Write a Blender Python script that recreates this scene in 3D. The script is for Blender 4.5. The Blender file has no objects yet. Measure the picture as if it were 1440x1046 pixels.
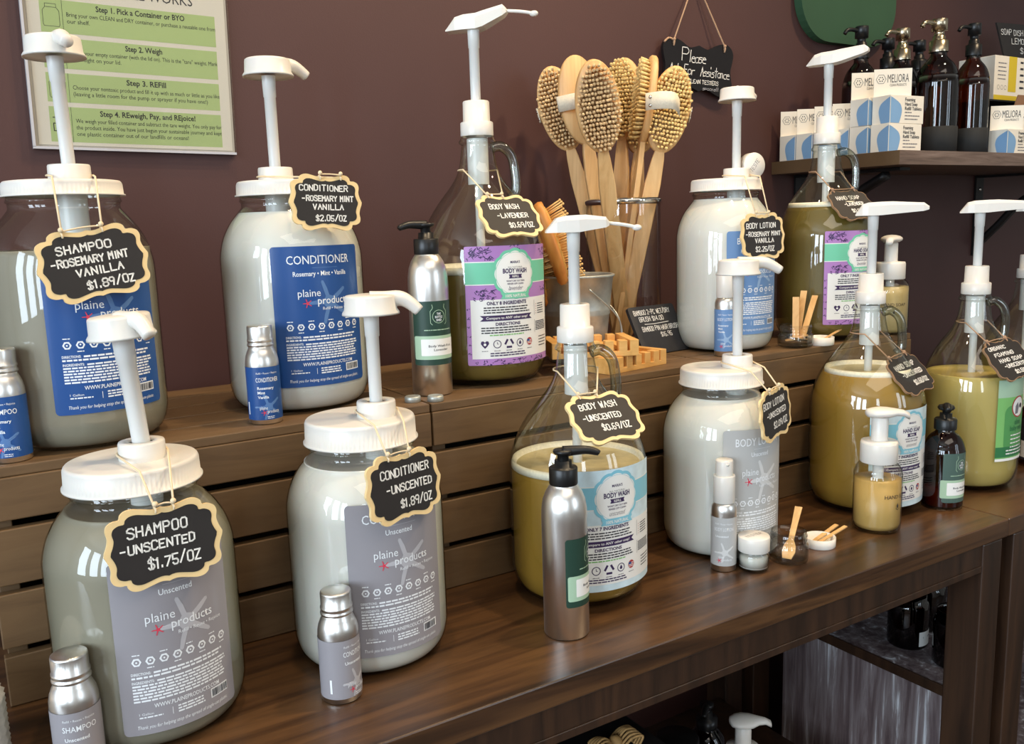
import bpy, math, random
from math import sin, cos, pi, radians as rad, sqrt
from mathutils import Vector, Matrix
from mathutils.geometry import tessellate_polygon
sc = bpy.context.scene
COL = sc.collection
RNG = random.Random(7)

# ------------------------------------------------------------------ camera
cd = bpy.data.cameras.new('camera'); cam = bpy.data.objects.new('camera', cd); COL.objects.link(cam)
cd.sensor_width = 36.0; cd.lens = 36.0 * 1243.494 / 1440; cd.clip_start = 0.02; cd.clip_end = 60
_R = Vector((0.847926, -0.529202, -0.031090)); _U = Vector((0.113477, 0.123906, 0.985784)); _F = Vector((0.517827, 0.839400, -0.165116))
cam.matrix_world = Matrix(((_R.x, _U.x, -_F.x, 0), (_R.y, _U.y, -_F.y, 0), (_R.z, _U.z, -_F.z, 0.42798), (0, 0, 0, 1)))
sc.camera = cam
# ------------------------------------------------------------------ view, world, light
vs = sc.view_settings
vs.view_transform = 'Standard'; vs.look = 'None'; vs.gamma = 1.0; vs.use_curve_mapping = False; vs.exposure = 0.0
cy = sc.cycles
cy.max_bounces = 14; cy.transparent_max_bounces = 24; cy.transmission_bounces = 8; cy.glossy_bounces = 5; cy.diffuse_bounces = 4
cy.caustics_reflective = False; cy.caustics_refractive = False; cy.sample_clamp_indirect = 6.0
cy.use_denoising = True
world = bpy.data.worlds.new('world'); sc.world = world; world.use_nodes = True
world.node_tree.nodes['Background'].inputs[0].default_value = (0.75, 0.82, 1.0, 1)
world.node_tree.nodes['Background'].inputs[1].default_value = 0.6

def area(name, loc, target, size, energy, color, sy=None, spread=None):
    l = bpy.data.lights.new(name, 'AREA'); l.energy = energy; l.color = color; l.shape = 'RECTANGLE'; l.size = size; l.size_y = sy or size
    if spread: l.spread = spread
    o = bpy.data.objects.new(name, l); COL.objects.link(o); o.location = loc
    o.rotation_euler = (Vector(target) - Vector(loc)).to_track_quat('-Z', 'Y').to_euler(); return o
def spot(name, loc, target, energy, color, angle=70, blend=0.6, r=0.04):
    l = bpy.data.lights.new(name, 'SPOT'); l.energy = energy; l.color = color; l.spot_size = rad(angle); l.spot_blend = blend; l.shadow_soft_size = r
    o = bpy.data.objects.new(name, l); COL.objects.link(o); o.location = loc
    o.rotation_euler = (Vector(target) - Vector(loc)).to_track_quat('-Z', 'Y').to_euler(); return o
WARM = (1.0, 0.76, 0.48); COOL = (0.72, 0.86, 1.0)
for k, y in enumerate((-1.75, -0.75, 0.20)):
    area('daylight_left_window', (-3.05, y, 0.95), (1.0, y * 0.4, 0.5), 0.62, 54, COOL, 1.75)
for x, e in ((-1.5, 26), (2.1, 16), (3.0, 16)):
    area('front_streak_light', (x, -3.45, 1.0), (x * 0.5 + 0.3, 0.8, 0.4), 0.5, e, COOL, 1.8)  # tall narrow lights added to put upright streaks on metal and glass
area('added_ambient_fill', (0.4, -1.6, 2.1), (0.4, -1.8, 0.0), 2.4, 45, (1.0, 0.88, 0.74))  # unseen warm area light added as ambient fill and for reflections
spot('ceiling_spot_one', (1.05, 0.55, 1.95), (0.45, 0.85, 0.2), 62, WARM, 85)
spot('ceiling_spot_two', (1.85, 0.30, 1.95), (1.15, 0.80, 0.2), 66, WARM, 85)
spot('ceiling_spot_three', (0.30, 0.80, 1.95), (0.15, 1.0, 0.2), 34, WARM, 85)

# ------------------------------------------------------------------ materials
def lin(c):
    return tuple((x / 12.92 if x <= 0.04045 else ((x + 0.055) / 1.055) ** 2.4) for x in [q / 255 for q in c])
def base(name):
    m = bpy.data.materials.new(name); m.use_nodes = True; return m, m.node_tree.nodes, m.node_tree.links, m.node_tree.nodes['Principled BSDF']
def mat(name, rgb, rough=0.5, metal=0.0, var=0.0, vscale=30.0, bump=0.0, bscale=200.0, spec=0.5, trans=0.0, sss=0.0, stretch=None, coat=0.0, ior=1.45, aniso=0.0):
    m, N, L, b = base(name); c = lin(rgb)
    b.inputs['Roughness'].default_value = rough; b.inputs['Metallic'].default_value = metal; b.inputs['Specular IOR Level'].default_value = spec
    b.inputs['Transmission Weight'].default_value = trans; b.inputs['Coat Weight'].default_value = coat; b.inputs['IOR'].default_value = ior
    b.inputs['Anisotropic'].default_value = aniso
    if sss: b.inputs['Subsurface Weight'].default_value = sss; b.inputs['Subsurface Scale'].default_value = 0.01
    tc = N.new('ShaderNodeTexCoord'); mp = N.new('ShaderNodeMapping'); L.new(tc.outputs['Object'], mp.inputs[0])
    if stretch: mp.inputs['Scale'].default_value = stretch
    nz = N.new('ShaderNodeTexNoise'); nz.inputs['Scale'].default_value = vscale; nz.inputs['Detail'].default_value = 4; L.new(mp.outputs[0], nz.inputs[0])
    cr = N.new('ShaderNodeValToRGB'); L.new(nz.outputs['Fac'], cr.inputs[0])
    cr.color_ramp.elements[0].position = 0.3; cr.color_ramp.elements[1].position = 0.7
    cr.color_ramp.elements[0].color = (*[x * (1 - var) for x in c], 1); cr.color_ramp.elements[1].color = (*[min(1, x * (1 + var)) for x in c], 1)
    L.new(cr.outputs[0], b.inputs['Base Color'])
    if bump:
        n2 = N.new('ShaderNodeTexNoise'); n2.inputs['Scale'].default_value = bscale; L.new(mp.outputs[0], n2.inputs[0])
        bp = N.new('ShaderNodeBump'); bp.inputs['Strength'].default_value = bump; bp.inputs['Distance'].default_value = 0.002; L.new(n2.outputs['Fac'], bp.inputs['Height']); L.new(bp.outputs[0], b.inputs['Normal'])
    return m
def wood(name, cols, scale=(6, 60, 60), rough=0.4, coat=0.0, bump=0.15, dist=1.5, nscale=1.0):
    m, N, L, b = base(name); b.inputs['Roughness'].default_value = rough; b.inputs['Coat Weight'].default_value = coat; b.inputs['Coat Roughness'].default_value = 0.25
    tc = N.new('ShaderNodeTexCoord'); mp = N.new('ShaderNodeMapping'); mp.inputs['Scale'].default_value = scale; L.new(tc.outputs['Object'], mp.inputs[0])
    nz = N.new('ShaderNodeTexNoise'); nz.inputs['Scale'].default_value = nscale; nz.inputs['Detail'].default_value = 8; nz.inputs['Roughness'].default_value = 0.62; nz.inputs['Distortion'].default_value = dist; L.new(mp.outputs[0], nz.inputs[0])
    cr = N.new('ShaderNodeValToRGB'); L.new(nz.outputs['Fac'], cr.inputs[0]); e = cr.color_ramp.elements
    pos = [0.3 + 0.42 * i / (len(cols) - 1) for i in range(len(cols))]
    while len(e) < len(cols): e.new(0.5)
    for i, c in enumerate(cols): e[i].position = pos[i]; e[i].color = (*lin(c), 1)
    L.new(cr.outputs[0], b.inputs['Base Color'])
    bp = N.new('ShaderNodeBump'); bp.inputs['Strength'].default_value = bump; bp.inputs['Distance'].default_value = 0.001; L.new(nz.outputs['Fac'], bp.inputs['Height']); L.new(bp.outputs[0], b.inputs['Normal'])
    return m
def thin_glass(name, clear, edge, rough=0.02, power=2.2, strength=1.0):
    """thin-walled glass: light passes straight through, the rim of a curved wall is denser, the skin reflects"""
    m = bpy.data.materials.new(name); m.use_nodes = True; N = m.node_tree.nodes; L = m.node_tree.links
    for n in list(N): N.remove(n)
    out = N.new('ShaderNodeOutputMaterial'); mix = N.new('ShaderNodeMixShader'); tr = N.new('ShaderNodeBsdfTransparent'); gl = N.new('ShaderNodeBsdfGlossy'); gl.inputs['Roughness'].default_value = rough
    lw = N.new('ShaderNodeLayerWeight'); lw.inputs[0].default_value = 0.5
    p5 = N.new('ShaderNodeMath'); p5.operation = 'POWER'; p5.inputs[1].default_value = 4.0; L.new(lw.outputs['Facing'], p5.inputs[0])
    ma = N.new('ShaderNodeMath'); ma.operation = 'MULTIPLY_ADD'; ma.inputs[1].default_value = 0.75; ma.inputs[2].default_value = 0.055 * strength; L.new(p5.outputs[0], ma.inputs[0])
    pe = N.new('ShaderNodeMath'); pe.operation = 'POWER'; pe.inputs[1].default_value = power; L.new(lw.outputs['Facing'], pe.inputs[0])
    mc = N.new('ShaderNodeMix'); mc.data_type = 'RGBA'; L.new(pe.outputs[0], mc.inputs['Factor'])
    ci = [i for i in mc.inputs if i.type == 'RGBA']; ci[0].default_value = (*lin(clear), 1); ci[1].default_value = (*lin(edge), 1)
    L.new([o for o in mc.outputs if o.type == 'RGBA'][0], tr.inputs[0])
    L.new(ma.outputs[0], mix.inputs[0]); L.new(tr.outputs[0], mix.inputs[1]); L.new(gl.outputs[0], mix.inputs[2]); L.new(mix.outputs[0], out.inputs[0])
    return m
def liquid(name, rgb, body, rough=0.12, clear=None):
    """cloudy soap: part scatters light back, part lets it through blurred"""
    m, N, L, b = base(name); b.inputs['Base Color'].default_value = (*lin(rgb), 1); b.inputs['Roughness'].default_value = 0.35
    out = N['Material Output']; mix = N.new('ShaderNodeMixShader'); mix.inputs[0].default_value = body
    gl = N.new('ShaderNodeBsdfRefraction'); gl.inputs['Color'].default_value = (*lin(clear or rgb), 1); gl.inputs['IOR'].default_value = 1.12; gl.inputs['Roughness'].default_value = rough
    L.new(gl.outputs[0], mix.inputs[1]); L.new(b.outputs[0], mix.inputs[2]); L.new(mix.outputs[0], out.inputs[0]); return m

MT = {}
MT['wall'] = mat('maroon_wall_paint', (74, 46, 42), 0.55, var=0.05, vscale=4, bump=0.08, bscale=400)
MT['plain_wall'] = mat('pale_wall_paint', (196, 190, 180), 0.8, var=0.03)
MT['floor'] = wood('floor_boards', [(70, 52, 40), (96, 72, 54)], (3, 25, 25), 0.5)
MT['crate'] = wood('taupe_painted_wood', [(92, 68, 42), (106, 80, 51), (113, 87, 57)], (5, 40, 40), 0.55, bump=0.1)
MT['table'] = wood('dark_walnut_stain', [(30, 19, 10), (62, 40, 23), (92, 63, 37), (52, 34, 20)], (2.2, 26, 26), 0.33, coat=0.25, bump=0.06, dist=0.8)
MT['post'] = wood('dark_walnut_post', [(34, 22, 13), (52, 34, 22), (66, 44, 28)], (30, 30, 2.5), 0.4, bump=0.06)
MT['shelf'] = wood('grey_brown_shelf', [(78, 62, 52), (112, 92, 80), (134, 114, 102)], (4, 70, 70), 0.6)
MT['shelf_end'] = mat('shelf_edge_banding', (98, 76, 52), 0.5, var=0.05)
MT['weathered'] = wood('weathered_barn_board', [(72, 58, 60), (104, 88, 88), (138, 126, 126), (236, 238, 242)], (60, 60, 4.5), 0.7, dist=0.5, bump=0.2)
MT['white_plastic'] = mat('white_plastic', (224, 219, 210), 0.3, sss=0.05)
MT['stem_plastic'] = mat('milky_plastic', (216, 216, 212), 0.3, sss=0.08)
MT['black_plastic'] = mat('black_plastic', (22, 22, 22), 0.35)
MT['black_matte'] = mat('black_rubber', (38, 38, 37), 0.75)
MT['glass'] = thin_glass('clear_jar_glass', (254, 254, 252), (196, 202, 188))
MT['jug_glass'] = thin_glass('clear_jug_glass', (253, 254, 251), (182, 190, 170), power=2.4, strength=1.5)
MT['handle_glass'] = thin_glass('glass_handle', (226, 231, 222), (128, 136, 122), power=1.4, strength=3)
MT['small_glass'] = thin_glass('clear_pot_glass', (252, 252, 250), (184, 184, 180), power=1.9)
MT['vase_glass'] = thin_glass('clear_vase_glass', (253, 253, 251), (206, 203, 196), power=2.2, strength=1.6)
MT['amber'] = thin_glass('amber_glass', (150, 88, 38), (48, 22, 10), power=1.4, strength=1.3)
MT['amber_dark'] = thin_glass('dark_amber_glass', (140, 84, 52), (52, 26, 16), power=1.5, strength=1.2)
MT['steel'] = mat('brushed_steel', (190, 176, 150), 0.25, 1.0)
MT['alu'] = mat('brushed_aluminium', (232, 228, 222), 0.3, 1.0, var=0.06, vscale=60, stretch=(1, 1, 0.02), aniso=0.5)
MT['chrome'] = mat('chrome', (225, 222, 215), 0.06, 1.0)
MT['zinc'] = mat('galvanised_zinc', (178, 180, 172), 0.42, 0.65, var=0.2, vscale=55)
MT['bamboo'] = wood('bamboo', [(196, 146, 88), (222, 176, 116), (232, 192, 134)], (40, 40, 4), 0.45, bump=0.05)
MT['bamboo_warm'] = wood('orange_bamboo', [(198, 122, 52), (220, 146, 70), (230, 162, 84)], (40, 40, 4), 0.4, bump=0.05)
MT['bamboo_dish'] = wood('yellow_bamboo', [(206, 150, 78), (226, 174, 100), (234, 186, 114)], (4, 40, 40), 0.45, bump=0.05)
MT['bristle'] = mat('boar_bristle', (240, 198, 130), 0.7, var=0.3, vscale=300)
MT['bristle_dark'] = mat('grey_tipped_bristle', (218, 182, 132), 0.7, var=0.35, vscale=300)
MT['strap'] = mat('cotton_webbing', (226, 214, 190), 0.85, var=0.06, vscale=500, bump=0.3, bscale=900)
MT['cushion'] = mat('rubber_cushion', (214, 164, 84), 0.6)
MT['tag_wood'] = mat('pale_tag_wood', (234, 204, 148), 0.6, var=0.06, vscale=60)
MT['tag_brown'] = mat('brown_tag_edge', (150, 118, 88), 0.6, var=0.06)
MT['chalkboard'] = mat('chalkboard', (38, 34, 32), 0.6, var=0.12, vscale=40)
MT['chalkboard_gloss'] = mat('glossy_chalkboard', (24, 20, 20), 0.25)
MT['slate'] = mat('slate', (48, 47, 49), 0.6, var=0.12, vscale=60)
MT['chalk'] = mat('white_chalk', (238, 236, 230), 0.9)
MT['twine'] = mat('cream_twine', (226, 204, 168), 0.85)
MT['jute'] = mat('brown_twine', (176, 140, 110), 0.85)
MT['paper'] = mat('white_paper', (236, 228, 216), 0.7)
MT['card'] = mat('white_card', (238, 228, 210), 0.6)
MT['card_grey'] = mat('grey_card_flap', (196, 188, 178), 0.6)
MT['green_print'] = mat('sage_print', (186, 206, 142), 0.7)
MT['ink'] = mat('dark_ink', (44, 42, 48), 0.6)
MT['white_print'] = mat('white_print', (236, 238, 240), 0.5)
MT['navy'] = mat('blue_label', (36, 78, 140), 0.32)
MT['navy_star'] = mat('pale_blue_print', (86, 122, 172), 0.32)
MT['grey_label'] = mat('grey_label', (150, 146, 150), 0.32)
MT['grey_star'] = mat('pale_grey_print', (184, 182, 186), 0.32)
MT['light_blue'] = mat('soft_blue_label', (104, 140, 186), 0.32)
MT['light_star'] = mat('pale_soft_blue_print', (148, 176, 208), 0.32)
MT['silver_label'] = mat('silver_grey_label', (184, 184, 182), 0.32)
MT['silver_star'] = mat('pale_silver_print', (212, 212, 210), 0.32)
MT['red_print'] = mat('red_print', (214, 62, 84), 0.5)
MT['purple'] = mat('lilac_print', (178, 128, 190), 0.4)
MT['purple_dark'] = mat('deep_violet_print', (62, 44, 84), 0.4)
MT['mint'] = mat('mint_print', (116, 200, 164), 0.4)
MT['aqua'] = mat('aqua_print', (132, 196, 214), 0.4)
MT['pale_aqua'] = mat('watercolour_print', (206, 226, 232), 0.4, var=0.12, vscale=60)
MT['label_white'] = mat('white_label', (236, 234, 228), 0.4)
MT['grey_ink'] = mat('grey_ink', (120, 116, 118), 0.6)
MT['dkgreen'] = mat('forest_green_label', (34, 62, 50), 0.45)
MT['slate_green'] = mat('grey_green_label', (74, 96, 88), 0.45)
MT['sage'] = mat('pale_sage_print', (168, 196, 166), 0.45)
MT['leaf_green'] = mat('leaf_green_label', (126, 186, 106), 0.4)
MT['mid_green'] = mat('green_print', (84, 150, 84), 0.4)
MT['deep_green'] = mat('deep_green_print', (50, 116, 70), 0.4)
MT['box_blue'] = mat('dusty_blue_print', (128, 166, 202), 0.5)
MT['board_green'] = mat('moss_green_board', (46, 78, 52), 0.7, var=0.06, vscale=10)
MT['yellow_print'] = mat('yellow_print', (214, 186, 40), 0.5)
MT['kraft'] = mat('kraft_card', (140, 104, 76), 0.7)
MT['shampoo'] = liquid('cloudy_clear_shampoo', (204, 198, 176), 0.45, 0.3, (246, 240, 224))
MT['cream'] = mat('white_cream', (224, 222, 214), 0.35, sss=0.1)
MT['gold'] = liquid('golden_castile_soap', (190, 148, 62), 0.66, 0.2, (226, 180, 84))
MT['olive'] = liquid('olive_castile_soap', (136, 116, 54), 0.66, 0.2, (184, 152, 76))
MT['straw'] = liquid('straw_yellow_soap', (240, 214, 126), 0.62, 0.12, (252, 236, 172))
MT['honey'] = liquid('honey_foaming_soap', (216, 178, 104), 0.75, 0.2, (232, 200, 130))
MT['pale_honey'] = liquid('pale_foaming_soap', (206, 186, 128), 0.75, 0.2, (232, 210, 150))
MT['froth'] = mat('soap_froth', (238, 232, 212), 0.7, var=0.08, vscale=300)
MT['film'] = mat('soap_film', (192, 178, 134), 0.35, var=0.1, vscale=120)
MT['wax'] = mat('dark_amber_wax', (168, 98, 36), 0.5)
MT['iron'] = mat('black_iron', (20, 18, 18), 0.5)
MT['wicker'] = mat('wicker', (164, 128, 78), 0.7, var=0.2, vscale=200)
MT['white_knit'] = mat('white_knit', (214, 208, 198), 0.9, var=0.1, vscale=200)
MT['acrylic'] = thin_glass('clear_acrylic', (250, 250, 248), (205, 205, 205), 0.05, strength=0.7)
MT['pin'] = mat('bamboo_pin', (234, 190, 122), 0.5)
MT['red_brown'] = mat('flag_red', (176, 60, 60), 0.5)

# ------------------------------------------------------------------ mesh collector
class G:
    def __init__(s, T=None): s.v = []; s.f = []; s.m = []; s.s = []; s.T = T or Matrix()
    def add(s, vs, fs, mi=0, smooth=True):
        o = len(s.v); T = s.T; s.v += [T @ Vector(p) for p in vs]
        for f in fs: s.f.append([o + i for i in f]); s.m.append(mi); s.s.append(smooth)
    def box(s, c, d, mi=0, R=None):
        x, y, z = [q / 2 for q in d]; pts = [Vector((i * x, j * y, k * z)) for i in (-1, 1) for j in (-1, 1) for k in (-1, 1)]
        if R: pts = [R @ p for p in pts]
        s.add([p + Vector(c) for p in pts], [(0, 1, 3, 2), (4, 6, 7, 5), (0, 4, 5, 1), (2, 3, 7, 6), (0, 2, 6, 4), (1, 5, 7, 3)], mi, False)
    def span(s, a, b, mi=0): s.box([(p + q) / 2 for p, q in zip(a, b)], [abs(q - p) for p, q in zip(a, b)], mi)
    def lathe(s, prof, seg=48, mi=0, x=0, y=0, smooth=True, ribs=0, rib_z=(0, 0), rib_d=0.0006):
        vs = []; rows = []
        for r, z in prof:
            if r < 1e-6: rows.append([len(vs)]); vs.append((x, y, z)); continue
            row = []
            for k in range(seg):
                a = 2 * pi * k / seg; q = r
                if ribs and rib_z[0] <= z <= rib_z[1]: q = r - (rib_d if k % 2 else 0)
                row.append(len(vs)); vs.append((x + q * sin(a), y - q * cos(a), z))
            rows.append(row)
        fs = []
        for A, B in zip(rows, rows[1:]):
            for k in range(seg):
                k2 = (k + 1) % seg
                if len(A) == 1 and len(B) == 1: continue
                if len(A) == 1: fs.append((A[0], B[k2], B[k]))
                elif len(B) == 1: fs.append((A[k], A[k2], B[0]))
                else: fs.append((A[k], A[k2], B[k2], B[k]))
        s.add(vs, fs, mi, smooth)
    def tube(s, pts, r, seg=8, mi=0, closed=False, caps=True):
        P = [Vector(p) for p in pts]; n = len(P); rr = r if isinstance(r, (list, tuple)) else [r] * n
        vs = []; prev = None
        for i, p in enumerate(P):
            a = P[(i - 1) % n] if (i or closed) else p; b = P[(i + 1) % n] if (i < n - 1 or closed) else p
            t = (b - a).normalized()
            if prev is None: u = t.orthogonal().normalized()
            else:
                u = prev - t * prev.dot(t); u = u.normalized() if u.length > 1e-6 else t.orthogonal().normalized()
            prev = u; w = t.cross(u)
            for k in range(seg):
                q = 2 * pi * k / seg; vs.append(p + (u * cos(q) + w * sin(q)) * rr[i])
        fs = []
        for i in range(n if closed else n - 1):
            for k in range(seg):
                k2 = (k + 1) % seg; j = (i + 1) % n
                fs.append((i * seg + k, i * seg + k2, j * seg + k2, j * seg + k))
        if caps and not closed: fs.append(tuple(range(seg))[::-1]); fs.append(tuple(range((n - 1) * seg, n * seg)))
        s.add(vs, fs, mi, True)
    def prism(s, out, y0, y1, mi=0, mside=None):
        """outline in (x,z), extruded along y"""
        n = len(out); vs = [(x, y0, z) for x, z in out] + [(x, y1, z) for x, z in out]
        tri = tessellate_polygon([[Vector((x, z, 0)) for x, z in out]])
        s.add(vs, [tuple(t) for t in tri] + [tuple(n + i for i in t) for t in tri], mi, False)
        s.add(vs, [(i, (i + 1) % n, n + (i + 1) % n, n + i) for i in range(n)], mi if mside is None else mside, False)
    def loft(s, secs, mi=0, smooth=True):
        n = len(secs[0]); vs = [p for q in secs for p in q]; fs = []
        for i in range(len(secs) - 1):
            for k in range(n): fs.append((i * n + k, i * n + (k + 1) % n, (i + 1) * n + (k + 1) % n, (i + 1) * n + k))
        fs.append(tuple(range(n))[::-1]); fs.append(tuple(range((len(secs) - 1) * n, len(secs) * n))); s.add(vs, fs, mi, smooth)
    def ball(s, c, r, mi=0, seg=10, rings=6, sc=(1, 1, 1)):
        old = s.T; s.T = old @ Matrix.Translation(c) @ Matrix.Diagonal((*sc, 1))
        s.lathe([(r * sin(pi * i / rings), -r * cos(pi * i / rings)) for i in range(rings + 1)], seg, mi); s.T = old
    def obj(s, name, mats, parent=None, bevel=0.0, bseg=2, ang=40):
        me = bpy.data.meshes.new(name); me.from_pydata([tuple(p) for p in s.v], [], s.f)
        for m in (mats if isinstance(mats, (list, tuple)) else [mats]): me.materials.append(MT[m] if isinstance(m, str) else m)
        me.polygons.foreach_set('material_index', s.m); me.polygons.foreach_set('use_smooth', s.s); me.update()
        o = bpy.data.objects.new(name, me); COL.objects.link(o)
        if parent: o.parent = parent
        if bevel:
            b = o.modifiers.new('bevel', 'BEVEL'); b.width = bevel; b.segments = bseg; b.limit_method = 'ANGLE'; b.angle_limit = rad(ang)
        return o
def thing(name, label, cat, loc=(0, 0, 0), rz=0.0, group=None):
    o = bpy.data.objects.new(name, None); o.empty_display_size = 0.02; COL.objects.link(o); o.location = loc; o.rotation_euler = (0, 0, rz)
    o['label'] = label; o['category'] = cat
    if group: o['group'] = group
    return o
def tag(o, label, cat, group=None):
    o['label'] = label; o['category'] = cat
    if group: o['group'] = group
    return o
def struct(o): o['kind'] = 'structure'; return o
def smooth_pts(p, n=5, closed=False):
    P = [Vector(q) for q in p]; out = []; N_ = len(P)
    for i in range(N_ if closed else N_ - 1):
        a = P[(i - 1) % N_] if (closed or i) else P[0]; b = P[i]; c = P[(i + 1) % N_]; d = P[(i + 2) % N_] if (closed or i + 2 < N_) else P[-1]
        for k in range(n):
            t = k / n; out.append(0.5 * ((2 * b) + (c - a) * t + (2 * a - 5 * b + 4 * c - d) * t * t + (3 * b - a - 3 * c + d) * t ** 3))
    if not closed: out.append(P[-1])
    return out

# ------------------------------------------------------------------ print: letters and shapes laid on flat or curved faces
_TX = {}
def glyphs(s, bold=0.0, shear=0.0, res=2):
    k = (s, bold, shear, res)
    if k not in _TX:
        c = bpy.data.curves.new('t', 'FONT'); c.body = s; c.size = 1.0; c.resolution_u = res; c.offset = bold; c.shear = shear; c.fill_mode = 'FRONT'
        o = bpy.data.objects.new('t', c); COL.objects.link(o); dg = bpy.context.evaluated_depsgraph_get(); dg.update()
        me = o.evaluated_get(dg).to_mesh(); v = [(p.co.x, p.co.y) for p in me.vertices]; f = [tuple(p.vertices) for p in me.polygons]
        o.evaluated_get(dg).to_mesh_clear(); bpy.data.objects.remove(o); bpy.data.curves.remove(c)
        _TX[k] = (v, f, min([p[0] for p in v], default=0), max([p[0] for p in v], default=0))
    return _TX[k]
class Print:
    """a printed sheet; f maps (right, up, layer) to a point. Layers lie a hair above one another"""
    def __init__(s, f, T=None): s.g = G(T); s.f = f; s.mats = []
    def mi(s, m):
        if m not in s.mats: s.mats.append(m)
        return s.mats.index(m)
    def rect(s, u0, v0, u1, v1, m, h=0, step=0.008):
        n = max(1, int(abs(u1 - u0) / step)); vs = []
        for i in range(n + 1):
            u = u0 + (u1 - u0) * i / n; vs += [s.f(u, v0, h), s.f(u, v1, h)]
        s.g.add(vs, [(2 * i, 2 * i + 2, 2 * i + 3, 2 * i + 1) for i in range(n)], s.mi(m), True)
    def rrect(s, u0, v0, u1, v1, r, m, h=0):
        n = 16; us = [u0 + r * (1 - cos(pi / 2 * i / 5)) for i in range(6)]; us += [u0 + r + (u1 - u0 - 2 * r) * i / n for i in range(1, n)] + [u1 - r * (1 - cos(pi / 2 * i / 5)) for i in range(5, -1, -1)]
        vs = []
        for u in us:
            d = max(0, u0 + r - u, u - (u1 - r)); q = r - sqrt(max(0, r * r - d * d)); vs += [s.f(u, v0 + q, h), s.f(u, v1 - q, h)]
        s.g.add(vs, [(2 * i, 2 * i + 2, 2 * i + 3, 2 * i + 1) for i in range(len(us) - 1)], s.mi(m), True)
    def star(s, out, cu, cv, m, h=0, rings=4):
        """outline around a centre, filled in rings so that it follows a curve"""
        n = len(out); vs = [s.f(cu, cv, h)]
        for j in range(1, rings + 1):
            for u, v in out: vs.append(s.f(cu + u * j / rings, cv + v * j / rings, h))
        fs = [(0, 1 + k, 1 + (k + 1) % n) for k in range(n)]
        for j in range(rings - 1):
            for k in range(n): a = 1 + j * n; fs.append((a + k, a + n + k, a + n + (k + 1) % n, a + (k + 1) % n))
        s.g.add(vs, fs, s.mi(m), False)
    def ribbon(s, cu, cv, hw, hh, m, h=0, cut=.12, n=12):
        """a flat banner with swallow-tailed ends"""
        c = hw * (1 - cut); vs = []
        for i in range(n + 1): u = -c + 2 * c * i / n; vs += [s.f(cu + u, cv - hh, h), s.f(cu + u, cv + hh, h)]
        fs = [(2 * i, 2 * i + 2, 2 * i + 3, 2 * i + 1) for i in range(n)]; k = len(vs); vs += [s.f(cu + a * b, cv + d * hh, h) for a, b, d in ((-1, hw, -1), (-1, c, 0), (-1, hw, 1), (1, hw, -1), (1, c, 0), (1, hw, 1))]
        fs += [(k, 0, k + 1), (k + 1, 1, k + 2), (k + 3, k + 4, 2 * n), (k + 4, k + 5, 2 * n + 1)]; s.g.add(vs, fs, s.mi(m), False)
    def disc(s, cu, cv, r, m, h=0, n=14, rings=2): s.star([(r * cos(2 * pi * k / n), r * sin(2 * pi * k / n)) for k in range(n)], cu, cv, m, h, rings)
    def ring(s, cu, cv, r0, r1, m, h=0, n=24):
        vs = [s.f(cu + r * cos(2 * pi * k / n), cv + r * sin(2 * pi * k / n), h) for k in range(n) for r in (r0, r1)]
        s.g.add(vs, [(2 * k, 2 * k + 1, 2 * ((k + 1) % n) + 1, 2 * ((k + 1) % n)) for k in range(n)], s.mi(m), True)
    def line(s, pts, w, m, h=0):
        for (a, b), (c, d) in zip(pts, pts[1:]):
            l = sqrt((c - a) ** 2 + (d - b) ** 2) or 1e-9; x = (c - a) / l * w / 2; y = (d - b) / l * w / 2
            q = [(a - x * .8 - y, b - y * .8 + x), (c + x * .8 - y, d + y * .8 + x), (c + x * .8 + y, d + y * .8 - x), (a - x * .8 + y, b - y * .8 - x)]
            s.g.add([s.f(u, v, h) for u, v in q], [(0, 3, 2, 1)], s.mi(m), True)
    def text(s, t, u, v, size, m, al='c', h=1, w=None, bold=0.0, shear=0.0, res=2, sx=1.0):
        vv, ff, a, b = glyphs(t, bold, shear, res)
        k = (w / (b - a)) if w else size; kx = k * sx; ky = size if (w and size) else k
        o = {'c': -(a + b) / 2, 'l': -a, 'r': -b}[al]
        s.g.add([s.f(u + (x + o) * kx, v + y * ky, h) for x, y in vv], ff, s.mi(m), True)
    def greek(s, u0, u1, v, hgt, m, h=1, seed=1, ragged=0.9):
        """a line of print too small to read in the picture"""
        R = random.Random(seed); u = u0; end = u0 + (u1 - u0) * R.uniform(ragged, 1)
        while u < end:
            w = min(hgt * R.uniform(1.4, 5.0), end - u); s.rect(u, v, u + w, v + hgt, m, h, 0.02); u += w + hgt * 0.55
    def obj(s, name, parent=None): return s.g.obj(name, s.mats, parent)
def wrap(R, phi, z0):
    return lambda u, v, h: ((R + 0.0003 + h * 0.00016) * sin(phi + u / R), -(R + 0.0003 + h * 0.00016) * cos(phi + u / R), z0 + v)
def flat(u, v, h): return (u, -h * 0.00012, v)

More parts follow.
